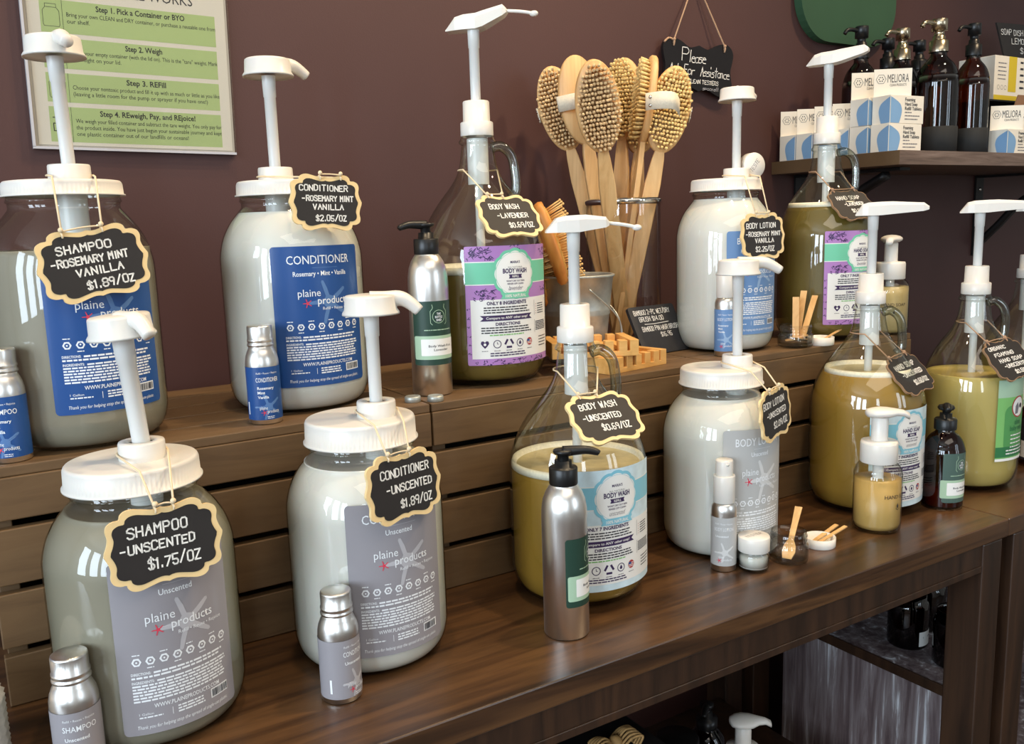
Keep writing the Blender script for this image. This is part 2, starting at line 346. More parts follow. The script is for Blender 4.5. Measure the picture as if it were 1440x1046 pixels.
# hand lettering: each letter a few strokes on a 4 x 6 grid
ST = {'A': '002640 1333', 'B': '00063645443303 3342413000', 'C': '4536160501103041', 'D': '00062645412000', 'E': '46060040 0333', 'F': '460600 0333', 'G': '4536160501103041 2343 4341', 'H': '0006 4046 0343',
      'I': '2026', 'J': '4641301001', 'K': '0006 460340', 'L': '060040', 'M': '0006234640', 'N': '00064046', 'O': '160501103041453616', 'P': '00063645443303', 'Q': '160501103041453616 2240', 'R': '00063645443303 2340',
      'S': '4536160504334241301001', 'T': '0646 2620', 'U': '060110304146', 'V': '062046', 'W': '0610243046', 'X': '0046 0640', 'Y': '062346 2320', 'Z': '06460040',
      '0': '160501103041453616', '1': '152620', '2': '05163645440040', '3': '0516364544334241301001', '4': '360242 3630', '5': '460603334241301001', '6': '36160501103041423303', '7': '064610', '8': '160504133344453616 130201103041423313',
      '9': '44331304051636454430', '$': '4536160504334241301001 2720', '.': '2021', '/': '0047', '-': '0333', '!': '2622 2120', "'": '2625',
      'a': '33130201103041 4340', 'l': '2620', 'e': '0242331302011040', 's': '43130232413000', 'k': '0006 330240', 'o': '130201103041423313', 'r': '0003 021333', 'i': '2023 2526', 't': '2620 0444', 'n': '0003 02133330', 'c': '431302011040', 'p': '0300 0333423101'}
def hand(P, t, u, v, hgt, m='chalk', w=0.0011, al='c', h=1, sp=1.45, seed=0, width=None, slant=0.05):
    R = random.Random(seed + len(t)); cw = hgt * 0.62
    tot = sum((0.6 if c in "I1.!'li" else 1.0) * (0.65 if c == ' ' else 1) * cw * sp for c in t) - cw * (sp - 1)
    k = width / tot if width else 1.0; x = u - (tot * k / 2 if al == 'c' else 0)
    for c in t:
        adv = (0.6 if c in "I1.!'li" else 1.0) * (0.65 if c == ' ' else 1) * cw * sp * k
        if c in ST:
            j = R.uniform(-.04, .04) * hgt; q = cw * k * R.uniform(0.92, 1.06); g = hgt * R.uniform(0.94, 1.06); off = -0.25 * cw * k if c in "I1.!'li" else 0
            for stk in ST[c].split():
                pts = [(int(stk[i]), int(stk[i + 1])) for i in range(0, len(stk) - 1, 2)]
                P.line([(x + off + (a / 4 + slant * b / 6) * q, v + j + b / 6 * g) for a, b in pts], w, m, h)
        x += adv

# ------------------------------------------------------------------ the room
WY = 1.25; ZF = -0.92; ZC = 2.15; ZT = 0.2273; YC = 0.8952; YT = 0.6444; ZS = 0.5325
def slab(name, a, b, m):
    g = G(); g.span(a, b); return struct(g.obj(name, m))
slab('floor', (-3.2, -3.6, ZF - 0.05), (3.8, WY + 0.1, ZF), 'floor')
slab('wall_back', (-3.2, WY, ZF), (3.8, WY + 0.1, ZC), 'wall')
slab('wall_left', (-3.3, -3.6, ZF), (-3.2, WY + 0.1, ZC), 'plain_wall')
slab('wall_right', (3.8, -3.6, ZF), (3.9, WY + 0.1, ZC), 'plain_wall')
slab('wall_front', (-3.3, -3.7, ZF), (3.9, -3.6, ZC), 'plain_wall')
slab('ceiling', (-3.3, -3.7, ZC), (3.9, WY + 0.1, ZC + 0.05), 'plain_wall')
slab('baseboard_back', (-3.2, WY - 0.015, ZF), (3.8, WY, ZF + 0.12), 'post')

# ------------------------------------------------------------------ tables
def table(name, label, x0, x1, posts):
    t = thing(name, label, 'table', ((x0 + x1) / 2, (YT + WY) / 2, ZF)); ox, oy, oz = t.location
    def part(nm, a, b, m, bev=0.002):
        g = G(); g.span((a[0] - ox, a[1] - oy, a[2] - oz), (b[0] - ox, b[1] - oy, b[2] - oz)); g.obj(nm, m, t, bev)
    part('tabletop', (x0, YT, -0.026), (x1, WY - 0.03, 0), 'table', 0.0015)
    part('apron', (x0 + 0.045, YT + 0.004, -0.066), (x1 - 0.045, YT + 0.022, -0.0262), 'post'); part('apron', (x0 + 0.045, WY - 0.09, -0.066), (x1 - 0.045, WY - 0.072, -0.0262), 'post')
    part('apron_moulding', (posts[0] + 0.046, YT + 0.002, -0.066), (posts[1] - 0.001, YT + 0.0038, -0.057), 'post', 0.0006)
    for px in posts:
        for ya in (YT + 0.001, WY - 0.125): part('leg', (px, ya, ZF), (px + 0.045, ya + 0.05, -0.0262), 'post')
    return part
table('console_table', 'long dark walnut table carrying the wooden crates and the front row of refill jars', -0.75, 1.206, (-0.745, 1.15))
table('side_table', 'dark walnut table at the right, end to end with the long one', 1.2075, 2.35, (1.2255, 2.3))
# weathered cabinet under the right-hand table
t = thing('storage_cabinet', 'grey weathered barn-board cabinet with an open top shelf under the right table', 'cabinet', (1.6, 0.95, ZF))
def cab(nm, a, b, m, bev=0.001):
    g = G(); g.span([p - q for p, q in zip(a, t.location)], [p - q for p, q in zip(b, t.location)]); g.obj(nm, m, t, bev)
cab('side_panel', (1.262, 0.742, ZF), (1.274, 1.085, -0.337), 'weathered'); cab('top_shelf', (1.262, 0.742, -0.3365), (1.95, 1.085, -0.322), 'weathered')
cab('shelf_trim', (1.2575, 0.742, -0.339), (1.2615, 1.085, -0.321), 'post'); cab('side_panel', (1.938, 0.742, ZF), (1.95, 1.085, -0.337), 'weathered')
cab('back_panel', (1.275, 1.075, ZF), (1.937, 1.085, -0.337), 'weathered'); cab('base_shelf', (1.275, 0.742, -0.62), (1.937, 1.074, -0.605), 'weathered')

# ------------------------------------------------------------------ wooden crates, bottom up
def crate(x0, x1, label):
    t = thing('wooden_crate', label, 'crate', ((x0 + x1) / 2, (YC + 1.2) / 2, 0), 0, 'upturned crates on the table'); L = (x1 - x0) / 2 - 0.0012; D = (1.2 - YC) / 2
    for a, b in ((0.0005, 0.0489), (0.0569, 0.1088), (0.1168, 0.1693), (0.1773, ZT - 0.0102)):
        for s in (-1, 1):
            g = G(); y = s * (D - 0.0055); g.box((0, y, (a + b) / 2), (2 * L, 0.011, b - a)); g.obj('side_slat', 'crate', t, 0.0012)
    n = 5; w = 2 * D / n
    for k in range(n):
        g = G(); g.box((0, -D + w * (k + .5), ZT - 0.005), (2 * L, w - 0.0035, 0.01)); g.obj('top_slat', 'crate', t, 0.0012)
    for s in (-1, 1):
        g = G(); g.box((s * (L - 0.012), 0, (ZT - 0.012) / 2), (0.017, 2 * D - 0.0235, ZT - 0.0125)); g.obj('end_board', 'crate', t, 0.001)
    g = G(); g.box((0, 0, 0.15), (2 * L - 0.06, 0.005, 0.12)); g.obj('dark_inner_sheet', 'iron', t)  # plain black sheet inside the crate, behind the slat gaps
    return t
crate(-0.006, 0.4422, 'taupe painted slatted crate under the rosemary shampoo and conditioner jars')
crate(0.4422, 0.8912, 'taupe painted slatted crate under the lavender body wash jug and brush vase')
crate(0.8912, 1.3403, 'taupe painted slatted crate under the blue-labelled body lotion jar, at the right end')

# ------------------------------------------------------------------ refill jars and jugs
def saddle_head(g, r, phi, nl=1.0, drop=1.0):
    g.lathe([(0, 0.004), (r * .9, 0.003), (r * 1.06, 0), (r * 1.05, 0.002), (r * .97, 0.005), (r * .94, 0.0165), (r * .925, 0.0182), (r * .88, 0.0190), (r * .5, 0.0200), (0, 0.0200)], 40, 0)
    d = Vector((sin(phi), -cos(phi), 0)); P = [d * 0 + Vector((0, 0, .013)), d * .016 + Vector((0, 0, .0135)), d * (.016 + .012 * nl) + Vector((0, 0, .0145)), d * (.016 + .021 * nl) + Vector((0, 0, .0125 - .002 * drop)), d * (.016 + .031 * nl) + Vector((0, 0, .0115 - .010 * drop))]
    P = smooth_pts(P, 4); rr = [0.0098 - 0.0042 * i / (len(P) - 1) for i in range(len(P))]; g.tube(P, rr, 14, 0)
def long_head(g, phi, front, back, tube=0.0, rise=0.0):
    """a faceted lever: slanted back end, flat crown over the stem, then an arm that may climb by rise towards a square snout"""
    old = g.T; g.T = old @ Matrix.Rotation(phi - pi / 2, 4, 'Z'); q = min(1, .030 / front) + .02
    S = [(-back, .0085, -.001, .0012), (-back * .62, .0118, -.001, .0150), (-back * .30, .0132, -.001, .0172), (front * .14, .0132, -.001, .0178), (front * .34, .0115, .0002 + rise * .10, .0178 + rise * .22), (front * .86, .0082, .0030 + rise * .80, .0150 + rise * .95), (front * .90, .0078, .0032 + rise * .86, .0150 + rise), (front, .0050, .0052 + rise, .0098 + rise)]
    g.loft([[(u, -w, a), (u, w, a), (u, w * .97, a + (b - a) * .72), (u, w * .74, b), (u, -w * .74, b), (u, -w * .97, a + (b - a) * .72)] for u, w, a, b in S], 0, False)
    if tube:
        z = .0085 + rise; g.tube(smooth_pts([(front - .006, 0, z), (front + tube * .5, 0, z - .0028), (front + tube, 0, z - .0065)], 4), .0021, 10, 0); g.ball((front + tube, 0, z - .0066), .0036, 0, sc=(1.6, 1, 1))
    g.T = old
def pump(parent, x, y, z0, hs, phi, kind, tilt=(0, 0), hr=.0265, cr=.0195, ch=.0155, nl=1.0, drop=1.0, front=.04, back=.03, tube=0.0, rise=0.0, low=0.2, ribbed=True, sr=1.0):
    """hs = height from the collar's foot to the underside of the head"""
    g = G(Matrix.Translation((x, y, z0)))
    if kind == 'jar':
        g.lathe([(cr, 0), (cr, .001), (cr * .985, ch - .0015), (cr * .95, ch), (.011, ch), (.0105, ch - .002)], 60, 0, ribs=ribbed, rib_z=(0, ch - .001), rib_d=.0005)
    else:
        g.lathe([(.0205, 0), (.021, .001), (.0208, .0165), (.0198, .0175), (.0172, .0178), (.0168, .042), (.016, .0432), (.0105, .0432), (.010, .041)], 56, 0, ribs=True, rib_z=(.0005, .0160), rib_d=.0003); ch = .0432
    c = g.obj('pump', 'white_plastic', parent)
    T = Matrix.Translation((x, y, z0 + ch - .002)) @ Matrix.Rotation(tilt[0], 4, 'Y') @ Matrix.Rotation(tilt[1], 4, 'X'); L = hs - ch + .002
    g = G(T); g.lathe([(.0063 * sr, 0), (.0064 * sr, L - .022), (.0070 * sr, L - .0215), (.0075 * sr, L - .003), (.0079 * sr, L + .001)], 28); g.obj('pump_stem', 'stem_plastic', c)
    g = G(T @ Matrix.Translation((0, 0, L)))
    if kind == 'jar': saddle_head(g, hr, phi, nl, drop)
    else: long_head(g, phi, front, back, tube, rise)
    g.obj('pump_head', 'white_plastic', c)
    g = G(); g.lathe([(.0135, z0 - .06), (.0135, z0 - .003)], 24, 0, x, y); g.lathe([(.0055, low * z0), (.0055, z0 - .06)], 14, 0, x, y); g.obj('dip_tube', 'stem_plastic', c)
def jar(label, x, y, z, R, lb, lt, contents, fill, pumpd, cat='jar', group='wide-mouthed refill jars with white pumps'):
    t = thing('refill_jar', label, 'jar', (x, y, z), 0, group); k = lb / 0.22; L_ = R * .705
    out = [(0, .004), (R * .5, .003), (R * .74, 0), (R * .85, .003 * k), (R * .94, .0105 * k), (R * .985, .021 * k), (R, .034 * k), (R * 1.0, .09 * k), (R, .148 * k), (R * .985, .164 * k), (R * .93, .179 * k), (R * .83, .193 * k), (R * .715, .2035 * k), (R * .655, .209 * k), (R * .655, .214 * k), (R * .675, .2155 * k), (R * .66, .2185 * k), (R * .655, lb + .006)]
    out = [tuple(p) for p in [(q.x, q.y) for q in smooth_pts([(a, b, 0) for a, b in out], 3)]]
    out = [(max(a, 0), max(b, 0)) for a, b in out]
    g = G(); g.lathe(out, 72, 0); g.obj('glass_body', 'glass', t)
    ins = [(0, .0055)] + [(max(0, a - .0013), max(b, .0040)) for a, b in out if a > R * .5 and b < fill] ; ins += [(ins[-1][0], fill), (ins[-1][0] - .003, fill - .0008), (0, fill - .001)]
    g = G(); g.lathe(ins, 72, 0); g.obj('contents', contents, t)
    g = G(); h = lt - lb; g.lathe([(L_ * .97, lb + .001), (L_ * 1.03, lb), (L_ * 1.03, lb + .0015), (L_ * 1.0, lb + .0022), (L_ * .99, lt - .0035), (L_ * .975, lt - .0015), (L_ * .955, lt - .0003), (L_ * .92, lt), (0, lt)], 176, 0, ribs=True, rib_z=(lb + .002, lt - .002), rib_d=.0012)
    g.obj('lid', 'white_plastic', t)
    d, p = pumpd; pump(t, d * _R.x, d * _R.y, lt, kind='jar', **p); return t
JUGP = [(0, .006), (.035, .003), (.055, 0), (.066, .004), (.0745, .014), (.0792, .028), (.080, .042), (.080, .10), (.080, .146), (.0785, .163), (.0728, .182), (.0625, .203), (.0492, .222), (.0368, .237), (.0290, .249), (.0245, .2605), (.0222, .272), (.0208, .282), (.0205, .2865), (.0232, .288), (.0236, .2905), (.0216, .2935), (.0205, .298)]
def jug(label, x, y, z, R, cb, contents, fill, hphi, pk, froth=True):
    t = thing('refill_jug', label, 'jug', (x, y, z), 0, 'glass handle jugs with white pumps'); k = cb / .2965; kr = R / .08
    pr = [(a * (kr if b < .2 else 1 + (kr - 1) * max(0, (.26 - b) / .06)), b * k) for a, b in JUGP]
    out = [(max(q.x, 0), max(q.y, 0)) for q in smooth_pts([(a, b, 0) for a, b in pr], 3)]
    g = G(); g.lathe(out, 72, 0); b = g.obj('glass_body', 'jug_glass', t)
    r_at = lambda zz: min(((abs(q[1] - zz), q[0]) for q in out if q[0] > .018), default=(0, .02))[1]
    d = Vector((sin(hphi), -cos(hphi), 0)); z1, z2 = .283 * k, .226 * k
    P = smooth_pts([d * (r_at(z1) - .002) + Vector((0, 0, z1)), d * (r_at(z1) + .010) + Vector((0, 0, z1 + .002)), d * (r_at(z1) + .0225) + Vector((0, 0, z1 - .008)), d * (r_at(z1) + .0275) + Vector((0, 0, z1 - .026)), d * (r_at(z2) + .004) + Vector((0, 0, z2 + .006)), d * (r_at(z2) - .003) + Vector((0, 0, z2 - .004))], 5)
    g = G(); g.tube(P, [.0062 + .0012 * abs(i / len(P) - .5) for i in range(len(P))], 14); g.obj('jug_handle', 'handle_glass', t)
    ins = [(0, .008)] + [(max(0, a - .003), max(q, .008)) for a, q in out if a > R * .6 and q < fill and q < .26 * k]; rt = ins[-1][0]
    ins += [(rt - .001, fill), (rt - .004, fill - .0015), (0, fill - .0015)]
    g = G(); g.lathe(ins, 72, 0); c = g.obj('contents', contents, t)
    if froth:
        g = G(); r = r_at(fill + .004) - .0022; g.lathe([(r - .010, fill - .001), (r + .0004, fill - .0015), (r + .0003, fill + .003), (r - .0012, fill + .0075), (r - .0035, fill + .0035), (r - .006, fill + .0010)], 72, 0); g.lathe([(r - .0055, fill + .0012), (r - .02, fill + .0006), (0, fill + .0006)], 60, 1); g.obj('froth', ['froth', 'film'], t)
    pump(t, 0, 0, cb, kind='jug', **pk); return t

STARFISH = []
for i in range(5):
    a = pi / 2 + 2 * pi * i / 5 + 0.32
    for da, rr in ((-.30, .30), (-.16, .62), (-.06, .96), (.02, 1.0), (.08, .94), (.14, .60), (.30, .30)): STARFISH.append((rr * cos(a + da), rr * sin(a + da)))
def plaine(t, R, phi, z0, w, h, title, sub, bg, st, wt=.69):
    P = Print(wrap(R, phi, z0)); W = 'white_print'; P.rrect(-w / 2, 0, w / 2, h, .004, bg, 0)
    P.text(title, 0, h * .875, h * .085, W, w=w * wt, bold=.004); P.rect(-w * .1, h * .845, w * .18, h * .848, st, 1); P.text(sub, .0, h * .79, h * .048, W, w=w * (.58 if len(sub) > 12 else .27), bold=.012)
    P.star([(a * h * .165, b * h * .165) for a, b in STARFISH], w * .07, h * .60, st, 1)
    P.text('plaine', -w * .14, h * .645, h * .075, W, h=2, w=w * .23); P.text('products', w * .12, h * .588, h * .075, W, h=2, w=w * .36, bold=.006)
    P.star([(a * h * .034, b * h * .034) for a, b in STARFISH], -w * .165, h * .597, 'red_print', 2, 2); P.text('Refill • Reuse • Rejoice', w * .19, h * .545, h * .03, W, h=2, w=w * .40)
    for i in range(8):
        u = -w * .35 + w * .105 * i; P.disc(u, h * .43, h * .026, W, 1, 6); P.disc(u, h * .43, h * .015, bg, 2, 8); P.disc(u, h * .43 + (i % 2) * h * .003, h * .006, W, 3, 5)
        P.greek(u - w * .03, u + w * .03, h * (.468 if i % 2 == 0 else .388), h * .006, W, seed=i)
    P.text('DIRECTIONS:', -w * .40, h * .352, h * .022, W, 'l', w=w * .15, bold=.02); P.greek(-w * .23, w * .42, h * .352, h * .011, W, seed=3); P.greek(-w * .40, w * .40, h * .332, h * .011, W, seed=4)
    P.text('INGREDIENTS:', -w * .40, h * .302, h * .022, W, 'l', w=w * .17, bold=.02); P.greek(-w * .21, w * .42, h * .302, h * .010, W, seed=5)
    for i in range(6): P.greek(-w * .40, w * .42, h * (.284 - .018 * i), h * .010, W, seed=6 + i)
    P.text('WWW.PLAINEPRODUCTS.COM', w * .03, h * .150, h * .035, W, w=w * .56, bold=.01)
    P.text('1 Gallon', -w * .37, h * .115, h * .02, W, 'l', w=w * .11); P.greek(-w * .37, -w * .18, h * .098, h * .008, W, seed=30); P.rect(-w * .115, h * .088, -w * .111, h * .13, W, 1)
    for i in range(3): P.greek(-w * .07, w * .17, h * (.122 - .017 * i), h * .009, W, seed=31 + i)
    P.rect(w * .22, h * .085, w * .40, h * .142, W, 1)
    u = w * .232
    while u < w * .388:
        q = RNG.choice((.4, .7, 1.2)) * w * .008; P.rect(u, h * .092, u + q, h * .136, 'ink', 2); u += q + RNG.choice((.5, .9)) * w * .008
    P.text('Thank you for helping stop the spread of single-use plastic.', 0, h * .035, h * .03, W, w=w * .78, shear=.25); return P.obj('label', t)
SCALLOP = [(cos(2 * pi * k / 96) * (1 + .055 * abs(cos(6 * 2 * pi * k / 96)) ** .8), sin(2 * pi * k / 96) * (1 + .055 * abs(cos(6 * 2 * pi * k / 96)) ** .8)) for k in range(96)]
def squiggle(P, u, v, s, m, seed, n=14):
    R = random.Random(seed)
    for i in range(n):
        a = u + R.uniform(-1, 1) * s; b = v + R.uniform(-.5, .5) * s; P.line([(a, b), (a + R.uniform(-.2, .3) * s, b + R.uniform(.05, .25) * s), (a + R.uniform(-.1, .45) * s, b + R.uniform(-.1, .25) * s)], .00075, m, 1)
def castile(t, R, phi, z0, w, h, kind, scent, n, bg, band, motif):
    P = Print(wrap(R, phi, z0)); D = 'purple_dark'; P.rrect(-w / 2, 0, w / 2, h, .002, bg, 0)
    P.rect(-w / 2, h * .685, w / 2, h * .865, band, 1); P.rect(-w / 2, h * .865, w / 2, h * .873, 'label_white', 1); P.rect(-w / 2, h * .677, w / 2, h * .685, 'label_white', 1)
    if motif:
        squiggle(P, -w * .36, h * .93, w * .11, D, 1, 42); squiggle(P, -w * .33, h * .585, w * .10, D, 2, 34); squiggle(P, w * .42, h * .93, w * .07, D, 3, 12); squiggle(P, w * .42, h * .62, w * .06, D, 4, 10); squiggle(P, 0, h * .975, w * .06, D, 6, 12)
        for i in range(9): squiggle(P, -w * .38 + i * w * .095, h * .018, w * .045, D, 20 + i, 7)
        for i in range(6): squiggle(P, -w * .478, h * (.10 + .075 * i), w * .016, D, 40 + i, 5)
    P.rect(-w * .455, h * .055, w / 2, h * .555, 'label_white', 1)
    r = w * .205; cu, cv = 0, h * .765
    P.star([(a * r * 1.13, b * r * 1.13) for a, b in SCALLOP], cu, cv, band, 2, 5); P.star([(a * r, b * r) for a, b in SCALLOP], cu, cv, 'label_white', 3, 5)
    P.ring(cu, cv, r * .985, r * 1.0, band, 4, 48)
    P.text("MARIA'S", cu, cv + r * .48, r * .16, D, h=4, w=r * .52, bold=.02); P.text('ALL NATURAL', cu, cv + r * .27, r * .1, 'grey_ink', h=4, w=r * .80)
    P.text(kind, cu, cv + r * .03, r * .30, D, h=4, w=r * 1.30, bold=.035); P.ribbon(cu, cv - r * .13, r * .36, r * .095, D, 4); P.text('REFILL', cu, cv - r * .18, r * .14, 'label_white', h=5, w=r * .36, bold=.02)
    P.text("WON'T DRY OUT SKIN", cu, cv - r * .38, r * .11, D, h=4, w=r * .98, bold=.02); P.text('RINSES OFF CLEAN', cu, cv - r * .51, r * .11, D, h=4, w=r * .86, bold=.02)
    P.text(scent, cu, cv - r * .77, r * .30, 'purple_dark' if motif else 'grey_ink', h=4, w=r * .80, shear=.45, bold=-.005)
    P.ribbon(cu, cv - r * 1.02, r * .80, r * .14, band, 5); P.text('100% NATURAL', cu, cv - r * 1.10, r * .2, 'label_white', h=6, w=r * 1.12, bold=.02)
    c = -w * .09; K = 'ink'
    P.text('ONLY %s INGREDIENTS' % n, c, h * .510, h * .04, D, h=2, w=w * .42, bold=.035)
    for i in range(3): P.greek(c - w * .24, c + w * .25, h * (.482 - .021 * i), h * .010, K, 2, 50 + i)
    P.ribbon(c, h * .398, w * .28, w * .027, D, 2); P.text('Compare to ANY other soap!', c, h * .389, h * .03, 'label_white', h=3, w=w * .44, bold=.015)
    P.text('DIRECTIONS', c, h * .335, h * .035, D, h=2, w=w * .26, bold=.035)
    for i in range(4): P.greek(c - w * (.27 if i < 3 else .19), c + w * (.27 if i < 3 else .19), h * (.312 - .021 * i), h * .010, K if i < 3 else 'leaf_green', 2, 60 + i)
    for i in range(5):
        u = c - w * .24 + w * .12 * i; v = h * .178; q = w * .040
        if i == 0: P.star([(a * q, b * q) for a, b in ((0, -1), (.55, -.45), (1, .2), (.85, .75), (.4, .85), (0, .5), (-.4, .85), (-.85, .75), (-1, .2), (-.55, -.45))], u, v, D, 2, 2); P.disc(u, v, q * .35, 'label_white', 3, 8)
        elif i == 2:
            for j in range(3):
                a = 2 * pi * j / 3 + pi / 6; P.line([(u + q * cos(a) * .85 - q * .5 * sin(a), v + q * sin(a) * .85 + q * .5 * cos(a)), (u + q * cos(a) * .85 + q * .5 * sin(a), v + q * sin(a) * .85 - q * .5 * cos(a))], q * .5, D, 2)
        elif i == 4: P.disc(u, v, q * .95, 'red_brown', 2, 16); P.rect(u - q * .8, v, u, v + q * .55, 'navy', 3); [P.rect(u - q * .8 + (q * .8 if b > 0 else 0), v + b * q, u + q * .75, v + b * q + q * .14, 'label_white', 3) for b in (-.5, -.15, .25)]
        else:
            P.ring(u, v, q * .82, q, D, 2)
            if i == 3: P.star([(a * q, b * q) for a, b in ((0, .6), (.35, 0), (.25, -.4), (-.25, -.4), (-.35, 0))], u, v, D, 2, 2)
            else: P.line([(u, v + q * .45), (u, v), (u + q * .3, v)], q * .12, D, 2)
        P.greek(u - q * .8, u + q * .8, v - q * 1.7, h * .006, 'grey_ink', 2, 70 + i)
    for i in range(2): P.greek(c - w * .19, c + w * .20, h * (.095 - .02 * i), h * .010, D, 2, 80 + i)
    for a, b in ((.545, .40), (.375, .25)):
        a *= h; b *= h; x0 = w * .235; x1 = w * .475; P.line([(x0, a - h * .02), (x1, a - h * .02), (x1, b), (x0, b), (x0, a - h * .02)], .0004, 'grey_ink', 2)
    for i in range(5): P.disc(w * .262, h * (.49 - .02 * i), h * .004, 'red_brown', 2, 6); P.greek(w * .29, w * .42, h * (.487 - .02 * i), h * .008, K, 2, 90 + i)
    for i in range(6): P.greek(w * .25, w * .46, h * (.335 - .014 * i), h * .008, K, 2, 100 + i)
    for i in range(4): P.greek(w * .30, w * .47, h * (.20 - .026 * i), h * .008, K, 2, 110 + i, .8)
    return P.obj('label', t)

RM = dict(nl=1.0)
SU = jar('large clear jar of unscented shampoo with a grey label, nearest the viewer', .1092, .812, 0, .079, .2171, .2374, 'shampoo', .199, (.010, dict(hs=.1065, phi=rad(24), tilt=(rad(-4), 0), nl=.75, sr=1.18)))
plaine(SU, .079, rad(9), .0215, .101, .149, 'SHAMPOO', 'Unscented', 'grey_label', 'grey_star', .55)
CU = jar('white-filled jar with a grey label and the unscented conditioner tag', .3229, .815, 0, .078, .2204, .2441, 'cream', .203, (.017, dict(hs=.101, phi=rad(66))))
plaine(CU, .078, rad(1), .025, .101, .151, 'CONDITIONER', 'Unscented', 'grey_label', 'grey_star')
LU = jar('white lotion jar with a silver-grey label at the middle of the table', .8224, .818, 0, .0745, .2165, .2374, 'cream', .203, (.021, dict(hs=.118, phi=rad(62), nl=1.25, drop=.8)))
plaine(LU, .0745, rad(-5), .006, .098, .164, 'BODY LOTION', 'Unscented', 'silver_label', 'silver_star')
SR = jar('clear shampoo jar with a blue label at the left end of the crates', .096, .9816, ZT, .077, .2403, .2553, 'shampoo', .19, (.008, dict(hs=.1152, phi=rad(12), tilt=(rad(-1), 0), nl=.75, drop=.3)))
plaine(SR, .077, rad(14), .037, .108, .152, 'SHAMPOO', 'Rosemary • Mint • Vanilla', 'navy', 'navy_star', .55)
CR = jar('white conditioner jar with a blue label standing on the crates', .3293, 1.0108, ZT, .080, .2398, .2565, 'cream', .222, (-.012, dict(hs=.1147, phi=rad(98), drop=.7)))
plaine(CR, .080, rad(4), .031, .108, .153, 'CONDITIONER', 'Rosemary • Mint • Vanilla', 'navy', 'navy_star')
LR = jar('white lotion jar with a soft blue label beside the brush vase', 1.0057, .9936, ZT, .0745, .2394, .2575, 'cream', .228, (.016, dict(hs=.1138, phi=rad(100), nl=.9, drop=.3)))
plaine(LR, .0745, rad(-6), .028, .098, .152, 'BODY LOTION', 'Rosemary • Mint • Vanilla', 'light_blue', 'light_star')
BU = jug('glass jug of golden unscented body wash with a pale blue label', .587, .812, 0, .080, .2936, 'gold', .152, rad(75), dict(hs=.1241, phi=rad(62), front=.040, back=.031, tube=.032, low=.04))
castile(BU, .080, rad(-4), .025, .126, .138, 'BODY WASH', 'unscented', '7', 'pale_aqua', 'aqua', False)
BL = jug('glass jug of lavender body wash with a lilac and mint label', .5799, 1.0067, ZT, .0815, .3117, 'olive', .142, rad(75), dict(hs=.1295, phi=rad(44), front=.044, back=.034, tube=.034, rise=.011, low=.04))
castile(BL, .0815, rad(0), .029, .128, .146, 'BODY WASH', 'lavender', '8', 'purple', 'mint', True)
HU = jug('golden unscented hand soap jug with a pale blue label at the right', 1.1167, .8144, 0, .080, .2984, 'gold', .199, rad(60), dict(hs=.1264, phi=rad(38), front=.072, back=.024, low=.04))
castile(HU, .080, rad(-5), .015, .126, .140, 'HAND SOAP', 'unscented', '7', 'pale_aqua', 'aqua', False)
HL = jug('olive hand soap jug with a lilac and mint label on the crates', 1.2083, .9721, ZT, .0765, .3110, 'olive', .212, rad(60), dict(hs=.124, phi=rad(24), front=.060, back=.033, rise=.007, low=.04))
castile(HL, .0765, rad(-4), .028, .124, .146, 'HAND SOAP', 'lavender', '7', 'purple', 'mint', True)
FU = jug('pale yellow foaming hand soap jug with a green label', 1.3311, .784, 0, .072, .2990, 'straw', .178, rad(58), dict(hs=.1246, phi=rad(34), front=.068, back=.028, low=.2), froth=False)
P = Print(wrap(.072, rad(2), .05)); w = .076
P.rect(-w / 2, 0, w / 2, .098, 'leaf_green', 0); P.rect(-w / 2, .098, w / 2, .125, 'sage', 0); P.rrect(-w * .33, .014, w * .38, .085, .012, 'mid_green', 1); P.rect(-w / 2, .006, w / 2, .022, 'deep_green', 2); P.rect(-w / 2, 0, w / 2, .004, 'label_white', 2)
P.disc(.004, .082, .0165, 'red_brown', 2, 24); P.disc(.004, .082, .0145, 'label_white', 3, 24); P.star([(a * .006, b * .009) for a, b in ((-1, -1), (.2, -.9), (.6, .2), (0, 1), (-.9, .4))], .001, .080, 'grey_ink', 4, 2); P.disc(.010, .083, .004, 'ink', 4, 8)
P.text('aloe', .004, .055, .012, 'deep_green', h=3, w=.017, bold=.02); P.text('baby wash', .004, .046, .011, 'deep_green', h=3, w=.036, bold=.02)
for i in range(4): P.greek(-.012, .022, .038 - .006 * i, .0018, 'label_white', 3, 120 + i)
for i in range(2): P.greek(-.02, .03, .015 - .005 * i, .002, 'label_white', 4, 130 + i)
P.obj('label', FU)
FJ = jug('second yellow soap jug half cut off at the right edge', 1.699, .90, 0, .074, .2985, 'straw', .16, rad(60), dict(hs=.124, phi=rad(30), front=.066, back=.028, low=.2), froth=False)
P = Print(wrap(.074, rad(-35), .05)); P.rect(-.045, 0, .045, .11, 'card', 0); P.rect(-.045, .02, .045, .03, 'sage', 1); P.obj('label', FJ)

